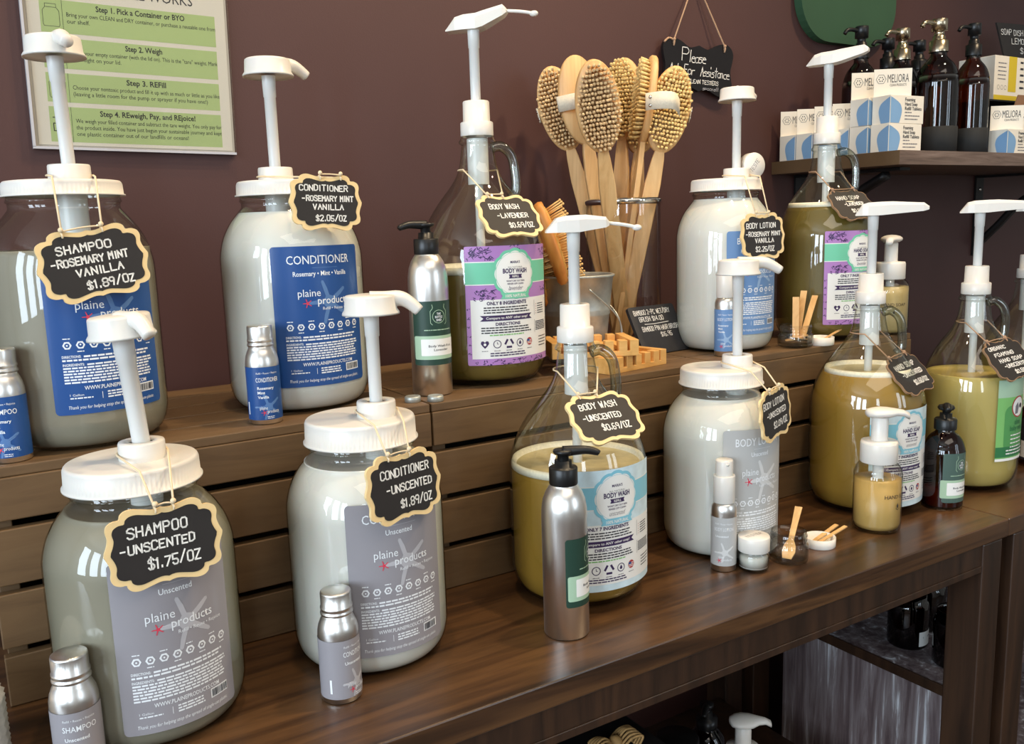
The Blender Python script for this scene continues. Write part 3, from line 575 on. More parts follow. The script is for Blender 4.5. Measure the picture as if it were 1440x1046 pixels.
# ------------------------------------------------------------------ chalkboard price tags on cords
QT = smooth_pts([(a, b, 0) for a, b in [(1.0, 0.03), (.945, .20), (.915, .38), (.935, .56), (.90, .70), (.80, .775), (.70, .785), (.675, .885), (.60, .965), (.48, .985), (.32, .935), (.16, .885), (.06, .89), (0, .915)]], 3)
PLAQUE = [(q.x, q.y) for q in QT][:-1] + [(-q.x, q.y) for q in QT][::-1][:-1] + [(-q.x, -q.y) for q in QT][:-1] + [(q.x, -q.y) for q in QT][::-1][:-1]
def cord_loop(c, r, z, toward, holes, edge=None, droop=0.0, n=9):  # edge = (lid radius, lid height, lid x, lid y)
    """a cord from one hole round the neck and back to the other hole (world points)"""
    a0 = math.atan2(toward.x - c[0], -(toward.y - c[1])); L_, R_ = holes; mid = []
    for k in range(n + 1):
        a = a0 - rad(80) - (2 * pi - rad(160)) * k / n; mid.append(Vector((c[0] + r * sin(a), c[1] - r * cos(a), z)))
    def bridge(p, q):
        if not edge: return [p.lerp(q, .5) - Vector((0, 0, droop))]
        er, ez = edge[:2]; lo, hi = 0, 1
        for _ in range(30):
            m = (lo + hi) / 2; w = p.lerp(q, m)
            if sqrt((w.x - edge[2]) ** 2 + (w.y - edge[3]) ** 2) < er: lo = m
            else: hi = m
        w = p.lerp(q, lo); return [Vector((w.x, w.y, ez))]
    return [L_] + bridge(mid[0], L_)[::-1] + mid + bridge(mid[-1], R_) + [R_]
def price_tag(label, c, phi, tilt, roll, W, H, lines, loop, frame='tag_wood', hx=(-.012, .012), border=.0048, seed=1, jute='twine'):
    T = Matrix.Rotation(phi, 4, 'Z') @ Matrix.Rotation(-tilt, 4, 'X') @ Matrix.Rotation(roll, 4, 'Y')
    t = thing('price_tag', label, 'price tag', c, 0, 'chalkboard price tags on the jars')
    g = G(T); g.prism([(a * W / 2, b * H / 2) for a, b in PLAQUE], -.0012, .0018); g.obj('wooden_frame', frame, t, .0004)
    kx = 1 - border / (W / 2); kz = 1 - border / (H / 2)
    P = Print(lambda u, v, h: (u, -.0016 - h * .00015, v), T); P.mi('chalkboard'); P.g.prism([(a * W / 2 * kx, b * H / 2 * kz) for a, b in PLAQUE], -.0016, -.0011, 0)
    for i, (s, u, v, w, hh) in enumerate(lines): hand(P, s, u * W, (v - .015) * H, hh * H * .80, 'chalk', .00125 * W / .088, 'c', 1, 1.4, seed * 7 + i, w * W)
    P.obj('chalk_face', t)
    hs = [T @ Vector((x, -.0024, H * .44)) for x in hx]; C_ = Vector(c); cx, cyy, r, z, edge = loop
    pts = cord_loop((cx - c[0], cyy - c[1]), r, z - c[2], Vector((0, 0, 0)), hs, (edge[0], edge[1] - c[2], edge[2] - c[0], edge[3] - c[1]) if edge else None)
    g = G(); g.tube(pts, .00095, 7)
    for h, x in zip(hs, hx):
        g.ball(h + T.to_3x3() @ Vector((0, -.0002, .0045)), .0024, 0, 8, 5); top = T @ Vector((x, .0004, H * .475)); g.tube(smooth_pts([T @ Vector((x, -.0022, H * .40)), T @ Vector((x, -.0030, H * .44)), top, T @ Vector((x, .0022, H * .44))], 4), .0009, 6)
    m = T @ Vector(((hx[0] + hx[1]) / 2, -.002, H * .50)); g.tube(smooth_pts([hs[0] + Vector((0, 0, .003)), m, hs[1] + Vector((0, 0, .003))], 5), .0008, 6)
    g.obj('cord', jute, t); return t
def jloop(J, d, lt, R): return (J[0] + d * _R.x, J[1] + d * _R.y, .0207, lt + .0055, (R * .735, lt + .0014, J[0], J[1]))
price_tag('chalk tag for unscented shampoo on the big grey-labelled jar', (.1158, .7265, .1835), rad(4), rad(5), rad(0), .092, .0665,
          [('SHAMPOO', -.05, .17, .50, .15), ('-UNSCENTED', -.06, -.02, .62, .13), ('$1.75/OZ', .06, -.25, .44, .15)], jloop((.1092, .812), .010, .2374, .079), hx=(-.0045, .0095), seed=1)
price_tag('chalk tag for unscented conditioner with a pale wooden border', (.3281, .7290, .1914), rad(14), rad(6), rad(0), .0885, .0655,
          [('CONDITIONER', .02, .18, .64, .14), ('-UNSCENTED', .06, -.04, .60, .13), ('$1.89/OZ', .13, -.28, .42, .14)], jloop((.3229, .815), .017, .2441, .078), hx=(-.016, .009), seed=2)
price_tag('chalk tag for rosemary mint vanilla shampoo above the front pump', (.1067, .8975, .4043), rad(8), rad(4), rad(-8), .0985, .0665,
          [('SHAMPOO', -.06, .20, .48, .13), ('-ROSEMARY MINT', -.03, .03, .68, .12), ('VANILLA', .03, -.13, .42, .12), ('$1.89/OZ', .10, -.32, .43, .13)], jloop((.096, .9816), .008, .2553 + ZT, .077), hx=(-.021, .014), seed=3)
price_tag('chalk tag for rosemary conditioner hanging off the lid of the white jar', (.3424, .9235, .4566), rad(6), rad(4), rad(2), .0845, .0600,
          [('CONDITIONER', -.03, .22, .66, .12), ('-ROSEMARY MINT', .02, .04, .70, .11), ('VANILLA', .02, -.11, .42, .11), ('$2.05/OZ', .05, -.31, .42, .12)], jloop((.3293, 1.0108), -.012, .2565 + ZT, .080), hx=(-.006, .018), seed=4)
price_tag('chalk tag for lavender body wash on the sloping jug shoulder', (.5829, .9390, .4375), rad(0), rad(38), rad(0), .0870, .0660,
          [('BODY WASH', -.04, .17, .48, .14), ('-LAVENDER', .04, -.04, .50, .13), ('$0.69/OZ', .12, -.27, .40, .14)], (.5799, 1.0067, .0262, ZT + .270, None), hx=(-.020, .001), seed=5)
price_tag('chalk tag for unscented body wash leaning on the golden jug', (.5760, .7445, .2180), rad(-2), rad(46), rad(0), .0900, .0660,
          [('BODY WASH', -.03, .20, .54, .14), ('-UNSCENTED', -.05, -.02, .54, .13), ('$0.69/OZ', .08, -.24, .40, .14)], (.587, .812, .0262, .262, None), hx=(-.020, .003), seed=6)
price_tag('chalk tag for rosemary body lotion on the soft-blue-labelled jar', (.9984, .9120, .399), rad(-4), rad(5), rad(-1), .0845, .0680,
          [('BODY LOTION', -.04, .19, .66, .13), ('-ROSEMARY MINT', .0, .02, .78, .11), ('VANILLA', .02, -.12, .42, .11), ('$2.25/OZ', .02, -.31, .42, .13)], jloop((1.0057, .9936), .016, .2575 + ZT, .0745), hx=(-.012, .012), seed=7)
price_tag('chalk tag for unscented body lotion turned aside on the silver-labelled jar', (.8335, .7365, .1885), rad(18), rad(5), rad(-4), .0890, .0650,
          [('BODY LOTION', -.06, .18, .66, .14), ('-UNSCENTED', .0, -.02, .60, .12), ('$2.09/OZ', .10, -.25, .44, .14)], jloop((.8224, .818), .021, .2374, .0745), hx=(-.016, .012), seed=8)
price_tag('black-edged chalk tag for lavender hand soap, partly behind a pump head', (1.2000, .9135, .4405), rad(-10), rad(42), rad(-3), .0820, .0640,
          [('HAND SOAP', -.02, .18, .56, .14), ('-LAVENDER', .03, -.02, .46, .12), ('$0.60/OZ', .08, -.24, .40, .13)], (1.2083, .9721, .0262, ZT + .268, None), frame='tag_brown', border=.0014, hx=(-.022, .020), seed=9, jute='jute')
price_tag('black-edged chalk tag for unscented hand soap on the right golden jug', (1.1310, .7555, .2000), rad(4), rad(40), rad(-6), .0870, .0650,
          [('HAND SOAP', -.02, .18, .60, .14), ('-UNSCENTED', .04, -.03, .60, .12), ('$0.60/OZ', .12, -.26, .42, .13)], (1.1167, .8144, .0262, .256, None), frame='tag_brown', border=.0014, hx=(-.024, .020), seed=10, jute='jute')
price_tag('black-edged chalk tag for organic foaming hand soap on the green-labelled jug', (1.3240, .7225, .2040), rad(-8), rad(38), rad(-5), .0880, .0700,
          [('ORGANIC', -.14, .28, .42, .10), ('FOAMING', -.06, .12, .48, .10), ('HAND SOAP', .02, -.03, .58, .10), ('-UNSCENTED', .06, -.17, .58, .10), ('$0.55/OZ', .14, -.33, .40, .10)], (1.3311, .784, .0252, .256, None), frame='tag_brown', border=.0014, hx=(-.024, .018), seed=11, jute='jute')

# ------------------------------------------------------------------ small tester bottles
def screw_bottle(label, x, y, z, r, bg, st, title, sub, phi):
    t = thing('tester_bottle', label, 'bottle', (x, y, z), 0, 'small aluminium tester bottles'); H = .104
    g = G(); g.lathe([(0, .0005), (r * .92, 0), (r, .0015), (r, .062), (r * .99, .067), (r * .93, .0725), (r * .82, .0775), (r * .74, .0805), (r * .73, .084), (0, .084)], 48); g.obj('body', 'alu', t)
    g = G(); g.lathe([(r * .70, .0822), (r * .79, .0825), (r * .80, .0845), (r * .755, .0855), (r * .755, .087), (r * .785, .088), (r * .785, .0895), (r * .75, .0905), (r * .755, H - .002), (r * .73, H - .0006), (r * .68, H), (0, H)], 90, ribs=True, rib_z=(.0903, H - .0015), rib_d=.0004); g.obj('screw_cap', 'alu', t)
    P = Print(wrap(r, phi, .0055)); h = .056; P.rect(-r * pi * .97, 0, r * pi * .97, h, bg, 0, .003); W = 'white_print'; w = r * 1.5
    P.text('Refill • Reuse • Rejoice', 0, h * .87, h * .05, W, w=w * .86); P.text(title, 0, h * .72, h * .12, W, w=w * .92, bold=.006); P.rect(-w * .44, h * .665, w * .1, h * .671, st, 1)
    for i, s in enumerate(sub): P.text(s, -w * .42, h * (.58 - .085 * i), h * .075, W, 'l', bold=.02)
    P.star([(a * h * .26, b * h * .26) for a, b in STARFISH], -w * .02, h * .25, st, 1); P.text('plaine', -w * .22, h * .20, h * .09, W, h=2, w=w * .30); P.text('products', w * .16, h * .13, h * .09, W, h=2, w=w * .48, bold=.006)
    P.star([(a * h * .06, b * h * .06) for a, b in STARFISH], -w * .2, h * .14, 'red_print', 2, 2)
    for i in range(2): P.greek(-w * .1, w * .2, h * (.055 - .03 * i), h * .012, W, 1, i)
    P.rect(-w * .95, h * .1, -w * .88, h * .34, W, 1); P.obj('label', t); return t
screw_bottle('small aluminium bottle with a grey shampoo label at the bottom left corner', .0396, .7469, 0, .0185, 'grey_label', 'grey_star', 'SHAMPOO', ['Unscented'], rad(2))
screw_bottle('small aluminium bottle with a grey conditioner label before the white jar', .2587, .7387, 0, .0187, 'grey_label', 'grey_star', 'CONDITIONER', ['Unscented'], rad(30))
screw_bottle('small aluminium bottle with a blue conditioner label on the crate', .2614, .9272, ZT, .0173, 'navy', 'navy_star', 'CONDITIONER', ['Rosemary', 'Mint', 'Vanilla'], rad(-2))
screw_bottle('small aluminium bottle with a blue shampoo label at the left edge', .0230, .9210, ZT, .0170, 'navy', 'navy_star', 'SHAMPOO', ['Rosemary', 'Mint', 'Vanilla'], rad(-14))
def pump_bottle(label, x, y, z, r, phi, nphi, k=1.0):
    t = thing('pump_bottle', label, 'bottle', (x, y, z), 0, 'tall aluminium pump bottles with green labels')
    g = G(); g.lathe([(0, .0005), (r * .93, 0), (r, .002), (r, .132 * k), (r * .985, .142 * k), (r * .92, .152 * k), (r * .80, .160 * k), (r * .66, .1655 * k), (r * .58, .168 * k), (r * .57, .172 * k), (0, .172 * k)], 56); g.obj('body', 'alu', t)
    g = G(); z0 = .1685 * k; q = r * .62; g.lathe([(q * .97, z0), (q, z0 + .001), (q, z0 + .017), (q * .95, z0 + .018), (q * .62, z0 + .0182), (q * .60, z0 + .025), (q * .42, z0 + .0255), (0, z0 + .0255)], 64, ribs=True, rib_z=(z0 + .0015, z0 + .0165), rib_d=.00035)
    c = g.obj('pump_collar', 'black_plastic', t)
    g = G(Matrix.Translation((0, 0, z0 + .0255))); g.lathe([(q * .40, -.002), (q * .40, .006), (q * .62, .0065), (q * .70, .0085), (q * .66, .0105), (0, .0112)], 28)
    d = Vector((sin(nphi), -cos(nphi), 0)); P = smooth_pts([Vector((0, 0, .0085)), d * .012 + Vector((0, 0, .0092)), d * .024 + Vector((0, 0, .0092)), d * .034 + Vector((0, 0, .0068)), d * .037 + Vector((0, 0, .0052))], 4); g.tube(P, [.0058 - .0028 * i / (len(P) - 1) for i in range(len(P))], 12); g.obj('nozzle', 'black_plastic', c)
    bottle_label(t, r, phi, .038 * k, .076 * k, r * 2.75, 'dkgreen'); return t
def bottle_label(t, r, phi, z0, h, w, bg):
    P = Print(wrap(r, phi, z0)); P.rrect(-w / 2, 0, w / 2, h, .003, bg, 0); W = 'sage'
    jr = [(-.8, -1), (.8, -1), (1, -.8), (1, .55), (.75, .85), (.72, 1.05), (.78, 1.3), (-.78, 1.3), (-.72, 1.05), (-.75, .85), (-1, .55), (-1, -.8), (-.8, -1)]; q = h * .135
    cu, cv = 0, h * .77; P.line([(cu + a * q, cv + b * q) for a, b in jr], h * .008, W, 1); P.line([(cu - .72 * q, cv + .95 * q), (cu + .72 * q, cv + .95 * q)], h * .006, W, 1); P.ring(cu, cv - q * .08, q * .72, q * .78, W, 1, 20)
    for i, s in enumerate(('THE', 'BOTTLE', 'SHED')): P.text(s, cu, cv + q * (.12 - .36 * i), q * .36, 'white_print', h=1, bold=.02, w=q * (.5, .9, .66)[i])
    P.greek(cu - h * .24, cu + h * .24, h * .545, h * .014, W, 1, 2); P.rrect(-h * .42, h * .09, h * .42, h * .46, h * .03, 'sage', 1); P.rrect(-h * .30, h * .15, h * .34, h * .41, h * .015, 'label_white', 2)
    P.text('Body Wash 8 oz', .02 * h, h * .285, h * .05, 'ink', h=3, w=h * .40, bold=.01); P.text('Lavender', .02 * h, h * .225, h * .05, 'ink', h=3, w=h * .24, bold=.01); return P.obj('label', t)
pump_bottle('tall aluminium bottle with a black pump, on the crate by the lavender jug', .4744, .9539, ZT, .0241, rad(0), rad(-82))
pump_bottle('tall aluminium bottle with a black pump, standing in front of the golden jug', .5040, .7227, 0, .0239, rad(44), rad(60), .965)
def lotion_bottle(label, x, y, z, r, bg, st, phi, sub):
    t = thing('lotion_bottle', label, 'bottle', (x, y, z), 0, 'slim aluminium lotion testers')
    g = G(); g.lathe([(0, .0005), (r * .92, 0), (r, .0015), (r, .074), (r * .97, .0795), (r * .88, .0835), (r * .75, .0865), (0, .087)], 44); g.obj('body', 'alu', t)
    g = G(); g.lathe([(r * .83, .0855), (r * .85, .086), (r * .85, .1185), (r * .82, .1195), (r * .74, .1197), (r * .70, .1195)], 44); c = g.obj('pump_collar', 'white_plastic', t)
    g = G(); g.lathe([(r * .69, .1185), (r * .69, .1365), (r * .64, .1385), (0, .1385)], 40); a = phi + rad(20); g.tube([(r * .60 * sin(a), -r * .60 * cos(a), .134), (r * .76 * sin(a), -r * .76 * cos(a), .134)], .0016, 10); g.obj('pump_button', 'white_plastic', c)
    P = Print(wrap(r, phi, .008)); h = .061; P.rect(-r * pi * .97, 0, r * pi * .97, h, bg, 0, .003); W = 'white_print'; w = r * 1.6
    P.text('Refill • Reuse • Rejoice', 0, h * .86, h * .05, W, w=w * .86); P.text('BODY LOTION', 0, h * .73, h * .1, W, w=w * .96)
    for i, s in enumerate(sub): P.text(s, -w * .42, h * (.60 - .075 * i), h * .06, W, 'l', bold=.02)
    P.star([(a * h * .22, b * h * .22) for a, b in STARFISH], w * .05, h * .28, st, 1); P.text('plaine', -w * .12, h * .17, h * .07, W, h=2, w=w * .25); P.text('products', w * .18, h * .11, h * .08, W, h=2, w=w * .44)
    P.star([(a * h * .055, b * h * .055) for a, b in STARFISH], -w * .22, h * .12, 'red_print', 2, 2); P.obj('label', t)
lotion_bottle('slim aluminium lotion bottle with a soft blue label and white cap', .9423, .9299, ZT, .0152, 'light_blue', 'light_star', rad(-44), ['Rosemary', 'Mint', 'Vanilla'])
lotion_bottle('slim aluminium lotion bottle with a silver label and white cap', .7616, .7507, 0, .0154, 'silver_label', 'silver_star', rad(-44), ['Unscented'])
for i, (x, y, s) in enumerate(((.4319, .9219, 'left of the pair'), (.4544, .9080, 'right of the pair'))):
    g = G(); g.lathe([(0, 0), (.0088, 0), (.0095, .0008), (.0095, .0055), (.0088, .0066), (.0082, .0070), (.0062, .0064), (0, .0062)], 48, ribs=True, rib_z=(.001, .005), rib_d=.0003)
    o = g.obj('bottle_cap', 'zinc'); o.location = (x, y, ZT); tag(o, 'small grey metal cap on the crate edge by the pump bottle, ' + s, 'cap', 'loose metal caps on the crate')
# tester pots, open pots, lids and wooden spoons
def pot_shell(g, r, h, nb, base=.0012):
    g.lathe([(0, base), (r * .9, base), (r * .97, base + .001), (r, base + .004), (r, nb - .003), (r * .975, nb - .0005), (r * .90, nb + .001), (r * .89, nb + .003), (r * .93, nb + .0045), (r * .93, nb + .006), (r * .89, nb + .0075), (r * .93, nb + .0095), (r * .93, nb + .011), (r * .89, nb + .0125), (r * .89, h), (r * .86, h), (r * .86, nb), (r * .94, nb - .004), (r * .94, base + .005), (0, base + .004)], 56)
def pot_lid(g, r, h, top=True):
    g.lathe([(r * .97, 0), (r, .0008), (r, h - .001), (r * .97, h), (0, h)] if top else [(0, .0), (r * .97, 0), (r, .001), (r, h), (r * .94, h), (r * .94, .002), (0, .0018)], 64)
t = thing('tester_pot', 'small pot of white lotion with a white screw lid on the table', 'jar', (.7893, .7275, 0))
g = G(); pot_shell(g, .0185, .034, .0215); g.obj('glass_pot', 'small_glass', t); g = G(); g.lathe([(0, .004), (.0170, .0045), (.0172, .017), (.0150, .0195), (0, .0195)], 48); g.obj('contents', 'cream', t)
g = G(Matrix.Translation((0, 0, .0245))); pot_lid(g, .0192, .0185); l = g.obj('screw_lid', 'white_plastic', t)
P = Print(lambda u, v, h: (u, v, .0431 + h * .0001)); hand(P, 'TESTER', 0, -.002, .005, 'grey_ink', .0005, 'c', 1, 1.4, 3, .026); P.obj('lid_writing', t)
t = thing('glass_pot', 'open clear glass pot on the table holding one wooden spoon', 'jar', (.8443, .7208, 0)); g = G(); pot_shell(g, .0240, .0395, .024); g.obj('glass_body', 'small_glass', t)
def spoon(name, label, a, b, bowl=True, w=.0042, group=None):
    a = Vector(a); b = Vector(b); d = (b - a).normalized(); s = d.cross(Vector((0, 0, 1))).normalized(); n = s.cross(d); g = G(); L = (b - a).length
    S = [(0, .0055 if bowl else w, 0), (.010, .0082 if bowl else w, -.001), (.018, .0072 if bowl else w, -.0008), (.026, w * .8, 0), (L * .7, w * .9, 0), (L, w * 1.1, 0)] if bowl else [(0, w, 0), (L, w, 0)]
    g.loft([[a + d * u + s * q + n * (z - .0007), a + d * u - s * q + n * (z - .0007), a + d * u - s * q + n * (z + .0007), a + d * u + s * q + n * (z + .0007)] for u, q, z in S], 0, False)
    return tag(g.obj(name, 'bamboo'), label, 'spoon', group)
spoon('wooden_spoon', 'little wooden spoon leaning out of the open glass pot', (.8300, .7112, .0085), (.8745, .7317, .0610))
g = G(); pot_lid(g, .0203, .0125, False); o = g.obj('pot_lid', 'white_plastic'); o.location = (.9168, .7322, 0); tag(o, 'white screw lid lying upturned on the table with two sticks in it', 'lid')
spoon('wooden_stick', 'wooden stick in the upturned lid, the shorter one lying behind', (.9068, .7362, .0045), (.9608, .7402, .0165), False, .003); spoon('wooden_stick', 'wooden stick in the upturned lid, the longer one reaching furthest right', (.9048, .7272, .0060), (.9638, .7282, .0172), False, .0026)
t = thing('glass_pot', 'open clear glass pot on the crate crammed with wooden spoons', 'jar', (1.0829, .9200, ZT)); g = G(); pot_shell(g, .0265, .0345, .0205); g.obj('glass_body', 'small_glass', t)
for i, (a, b, s) in enumerate((((1.0750, .9130, .012), (1.0890, .9260, .0760), 'leftmost of the upright ones'), ((1.0860, .9200, .012), (1.1120, .9300, .0840), 'tallest of the upright ones'), ((1.0880, .9120, .012), (1.1270, .9210, .0760), 'rightmost of the upright ones'), ((1.0620, .9070, .018), (1.0980, .9150, .011), 'lying across the bottom'), ((1.0660, .9250, .011), (1.0900, .9020, .019), 'crossing the others low down'))):
    spoon('wooden_spoon', 'pale wooden spoon in the crowded pot on the crate, ' + s, (a[0], a[1], ZT + a[2]), (b[0], b[1], ZT + b[2]), i > 2, .0048, 'wooden spoons in the pot on the crate')
g = G(); pot_lid(g, .0203, .0125, False); o = g.obj('pot_lid', 'white_plastic'); o.location = (1.1290, .9100, ZT); tag(o, 'white screw lid upturned on the crate beside the crowded pot', 'lid')
spoon('wooden_stick', 'single wooden stick lying in the upturned lid on the crate', (1.1210, .9050, ZT + .006), (1.1760, .9100, ZT + .0195), False, .0022)
# tester pot lying on its side on the lotion lid
c = Vector((1.052, .990, ZT + .2575 + .0195)); d = Vector((-.17, -.98, .02)).normalized(); T = Matrix.Translation(c) @ d.to_track_quat('Z', 'Y').to_matrix().to_4x4()
t = thing('tester_pot', 'tester pot lying on its side on the lid of the blue-labelled lotion jar', 'jar', c); T = d.to_track_quat('Z', 'Y').to_matrix().to_4x4()
g = G(T @ Matrix.Translation((0, 0, -.024))); pot_shell(g, .0180, .030, .019); g.obj('glass_pot', 'small_glass', t); g = G(T @ Matrix.Translation((0, 0, -.001))); pot_lid(g, .0192, .0150); g.obj('screw_lid', 'white_plastic', t)
P = Print(lambda u, v, h: (u, v, .0141 + h * .0001), T @ Matrix.Rotation(rad(50), 4, 'Z')); hand(P, 'TESTE', 0, -.003, .006, 'grey_ink', .0006, 'c', 1, 1.4, 5, .022); P.obj('lid_writing', t)
# foaming hand soap bottles
def foamer(label, x, y, z, k, fill, cont, nphi, phi):
    t = thing('foaming_dispenser', label, 'dispenser', (x, y, z), 0, 'clear foaming soap dispensers'); r = .0315 * k
    o = [(0, .002), (r * .7, .001), (r * .86, 0), (r * .95, .003 * k), (r, .010 * k), (r, .072 * k), (r * .98, .080 * k), (r * .90, .088 * k), (r * .76, .0935 * k), (r * .66, .0955 * k), (r * .66, .098 * k)]
    g = G(); g.lathe([(q.x, max(0, q.y)) for q in smooth_pts([(a, b, 0) for a, b in o], 2)], 56); g.obj('bottle_body', 'small_glass', t)
    g = G(); g.lathe([(0, .004), (r * .88, .0045), (r * .95, .011 * k), (r * .955, fill), (0, fill)], 48); g.obj('contents', cont, t)
    g = G(); q = r * .75; g.lathe([(q, .0945 * k), (q * 1.02, .0955 * k), (q * 1.02, .120 * k), (q * .97, .1235 * k), (q * .5, .1245 * k), (q * .44, .1245 * k)], 72, ribs=True, rib_z=(.096 * k, .119 * k), rib_d=.0002); c = g.obj('pump_collar', 'white_plastic', t)
    g = G(); g.lathe([(q * .46, .1235 * k), (q * .46, .155 * k), (q * .42, .156 * k)], 32); g.obj('pump_stem', 'white_plastic', c); g = G(); g.lathe([(q * .3, .05), (q * .3, .0945 * k)], 20); g.obj('dip_tube', 'stem_plastic', c)
    g = G(Matrix.Translation((0, 0, .155 * k))); d = Vector((sin(nphi), -cos(nphi), 0)); s = Vector((cos(nphi), sin(nphi), 0)); secs = []
    for u, w, a, b in ((-.019, .004, .004, .010), (-.0165, .011, .001, .012), (-.009, .0165, 0, .0135), (0, .0180, 0, .0145), (.010, .0160, 0, .014), (.020, .0095, .002, .0125), (.030, .0062, .0015, .0105), (.0375, .0055, -.003, .0065)):
        u, w, a, b = u * k, w * k, a * k, b * k; secs.append([d * u + s * (w * cos(2 * pi * j / 16)) + Vector((0, 0, (a + b) / 2 + (b - a) / 2 * sin(2 * pi * j / 16))) for j in range(16)])
    g.loft(secs); g.obj('pump_head', 'white_plastic', c)
    P = Print(wrap(r, phi, 0)); P.text('HAND SOAP', 0, .050 * k, .0075 * k, 'ink', w=.040 * k, bold=.0); P.star([(a * .0026 * k, b * .0036 * k) for a, b in ((0, 1), (.6, .1), (.5, -.6), (0, -.9), (-.5, -.6), (-.6, .1))], 0, .0395 * k, 'ink', 1, 2); P.line([(-.003 * k, .036 * k), (0, .034 * k), (.003 * k, .036 * k)], .0008 * k, 'ink', 1); P.obj('printed_lettering', t)
foamer('clear dispenser of honey-coloured hand soap in front of the right golden jug', 1.0321, .7310, 0, 1.0, .0715, 'honey', rad(52), rad(-1))
foamer('clear dispenser of pale hand soap at the end of the crates', 1.3110, .9200, ZT, .965, .0790, 'pale_honey', rad(-60), rad(-40))
# amber bottle with a green label
t = thing('amber_bottle', 'dark amber bottle with a black pump and grey-green label at the right', 'bottle', (1.1880, .7340, 0)); r = .0279
o = [(0, .001), (r * .85, 0), (r * .95, .002), (r, .006), (r, .080), (r * .97, .090), (r * .87, .099), (r * .70, .1065), (r * .50, .111), (r * .44, .1145), (r * .44, .118)]
g = G(); g.lathe([(q.x, max(0, q.y)) for q in smooth_pts([(a, b, 0) for a, b in o], 2)], 56); g.obj('bottle_body', 'amber_dark', t); g = G(); g.lathe([(0, .003), (r * .9, .004), (r * .93, .007), (r * .93, .028), (0, .028)], 40); g.obj('contents', 'wax', t)
g = G(); g.lathe([(r * .54, .1155), (r * .55, .117), (r * .55, .130), (r * .50, .1315), (r * .30, .132), (r * .30, .139), (r * .18, .139), (0, .139)], 60, ribs=True, rib_z=(.1165, .1295), rib_d=.0003); c = g.obj('pump_collar', 'black_plastic', t)
g = G(Matrix.Translation((0, 0, .139))); g.lathe([(r * .18, -.002), (r * .18, .004), (r * .36, .005), (r * .42, .008), (r * .36, .0115), (0, .013)], 24); d = Vector((sin(rad(-50)), -cos(rad(-50)), 0)); g.tube(smooth_pts([Vector((0, 0, .009)), d * .012 + Vector((0, 0, .011)), d * .022 + Vector((0, 0, .008))], 4), [.0062] * 5 + [.0055, .005, .0045, .004], 12); g.obj('pump_head', 'black_plastic', c)
bottle_label(t, r, rad(-2), .0125, .0725, r * 2.0, 'slate_green')
t = thing('amber_bottle', 'amber bottle with a black and cream label cut off at the right edge', 'bottle', (1.505, .765, 0)); g = G(); g.lathe([(q.x, max(0, q.y)) for q in smooth_pts([(a, b, 0) for a, b in o], 2)], 40); g.obj('bottle_body', 'amber_dark', t); g = G(); g.lathe([(.0155, .1165), (.0155, .131), (0, .132)], 30); g.obj('screw_cap', 'black_plastic', t)
P = Print(wrap(r, rad(-50), .012)); P.rect(-.04, 0, .04, .07, 'ink', 0, .004); P.rect(-.035, .004, .035, .032, 'card', 1, .004); P.greek(-.02, .02, .018, .003, 'grey_ink', 2); P.obj('label', t)

# ------------------------------------------------------------------ brush vase, bucket, soap dishes on the middle crate
VX, VY, VR = .9080, 1.120, .0590
t = thing('glass_vase', 'tall clear glass cylinder with a chrome rim holding the bath brushes', 'vase', (VX, VY, ZT)); H = .2320
g = G(); g.lathe([(0, .001), (VR - .002, .001), (VR, .003), (VR, H)], 72); g.obj('glass_body', 'vase_glass', t)
g = G(); g.lathe([(VR - .0035, H - .007), (VR + .0022, H - .007), (VR + .0028, H - .001), (VR + .0016, H + .0025), (VR - .003, H + .002), (VR - .0035, H - .007)], 72); g.obj('chrome_rim', 'chrome', t)
def frame_of(a, b, face):
    z = (b - a).normalized(); y = Vector(face); y = (y - z * y.dot(z)).normalized(); x = y.cross(z)
    return Matrix(((x.x, y.x, z.x, 0), (x.y, y.y, z.y, 0), (x.z, y.z, z.z, 0), (0, 0, 0, 1)))
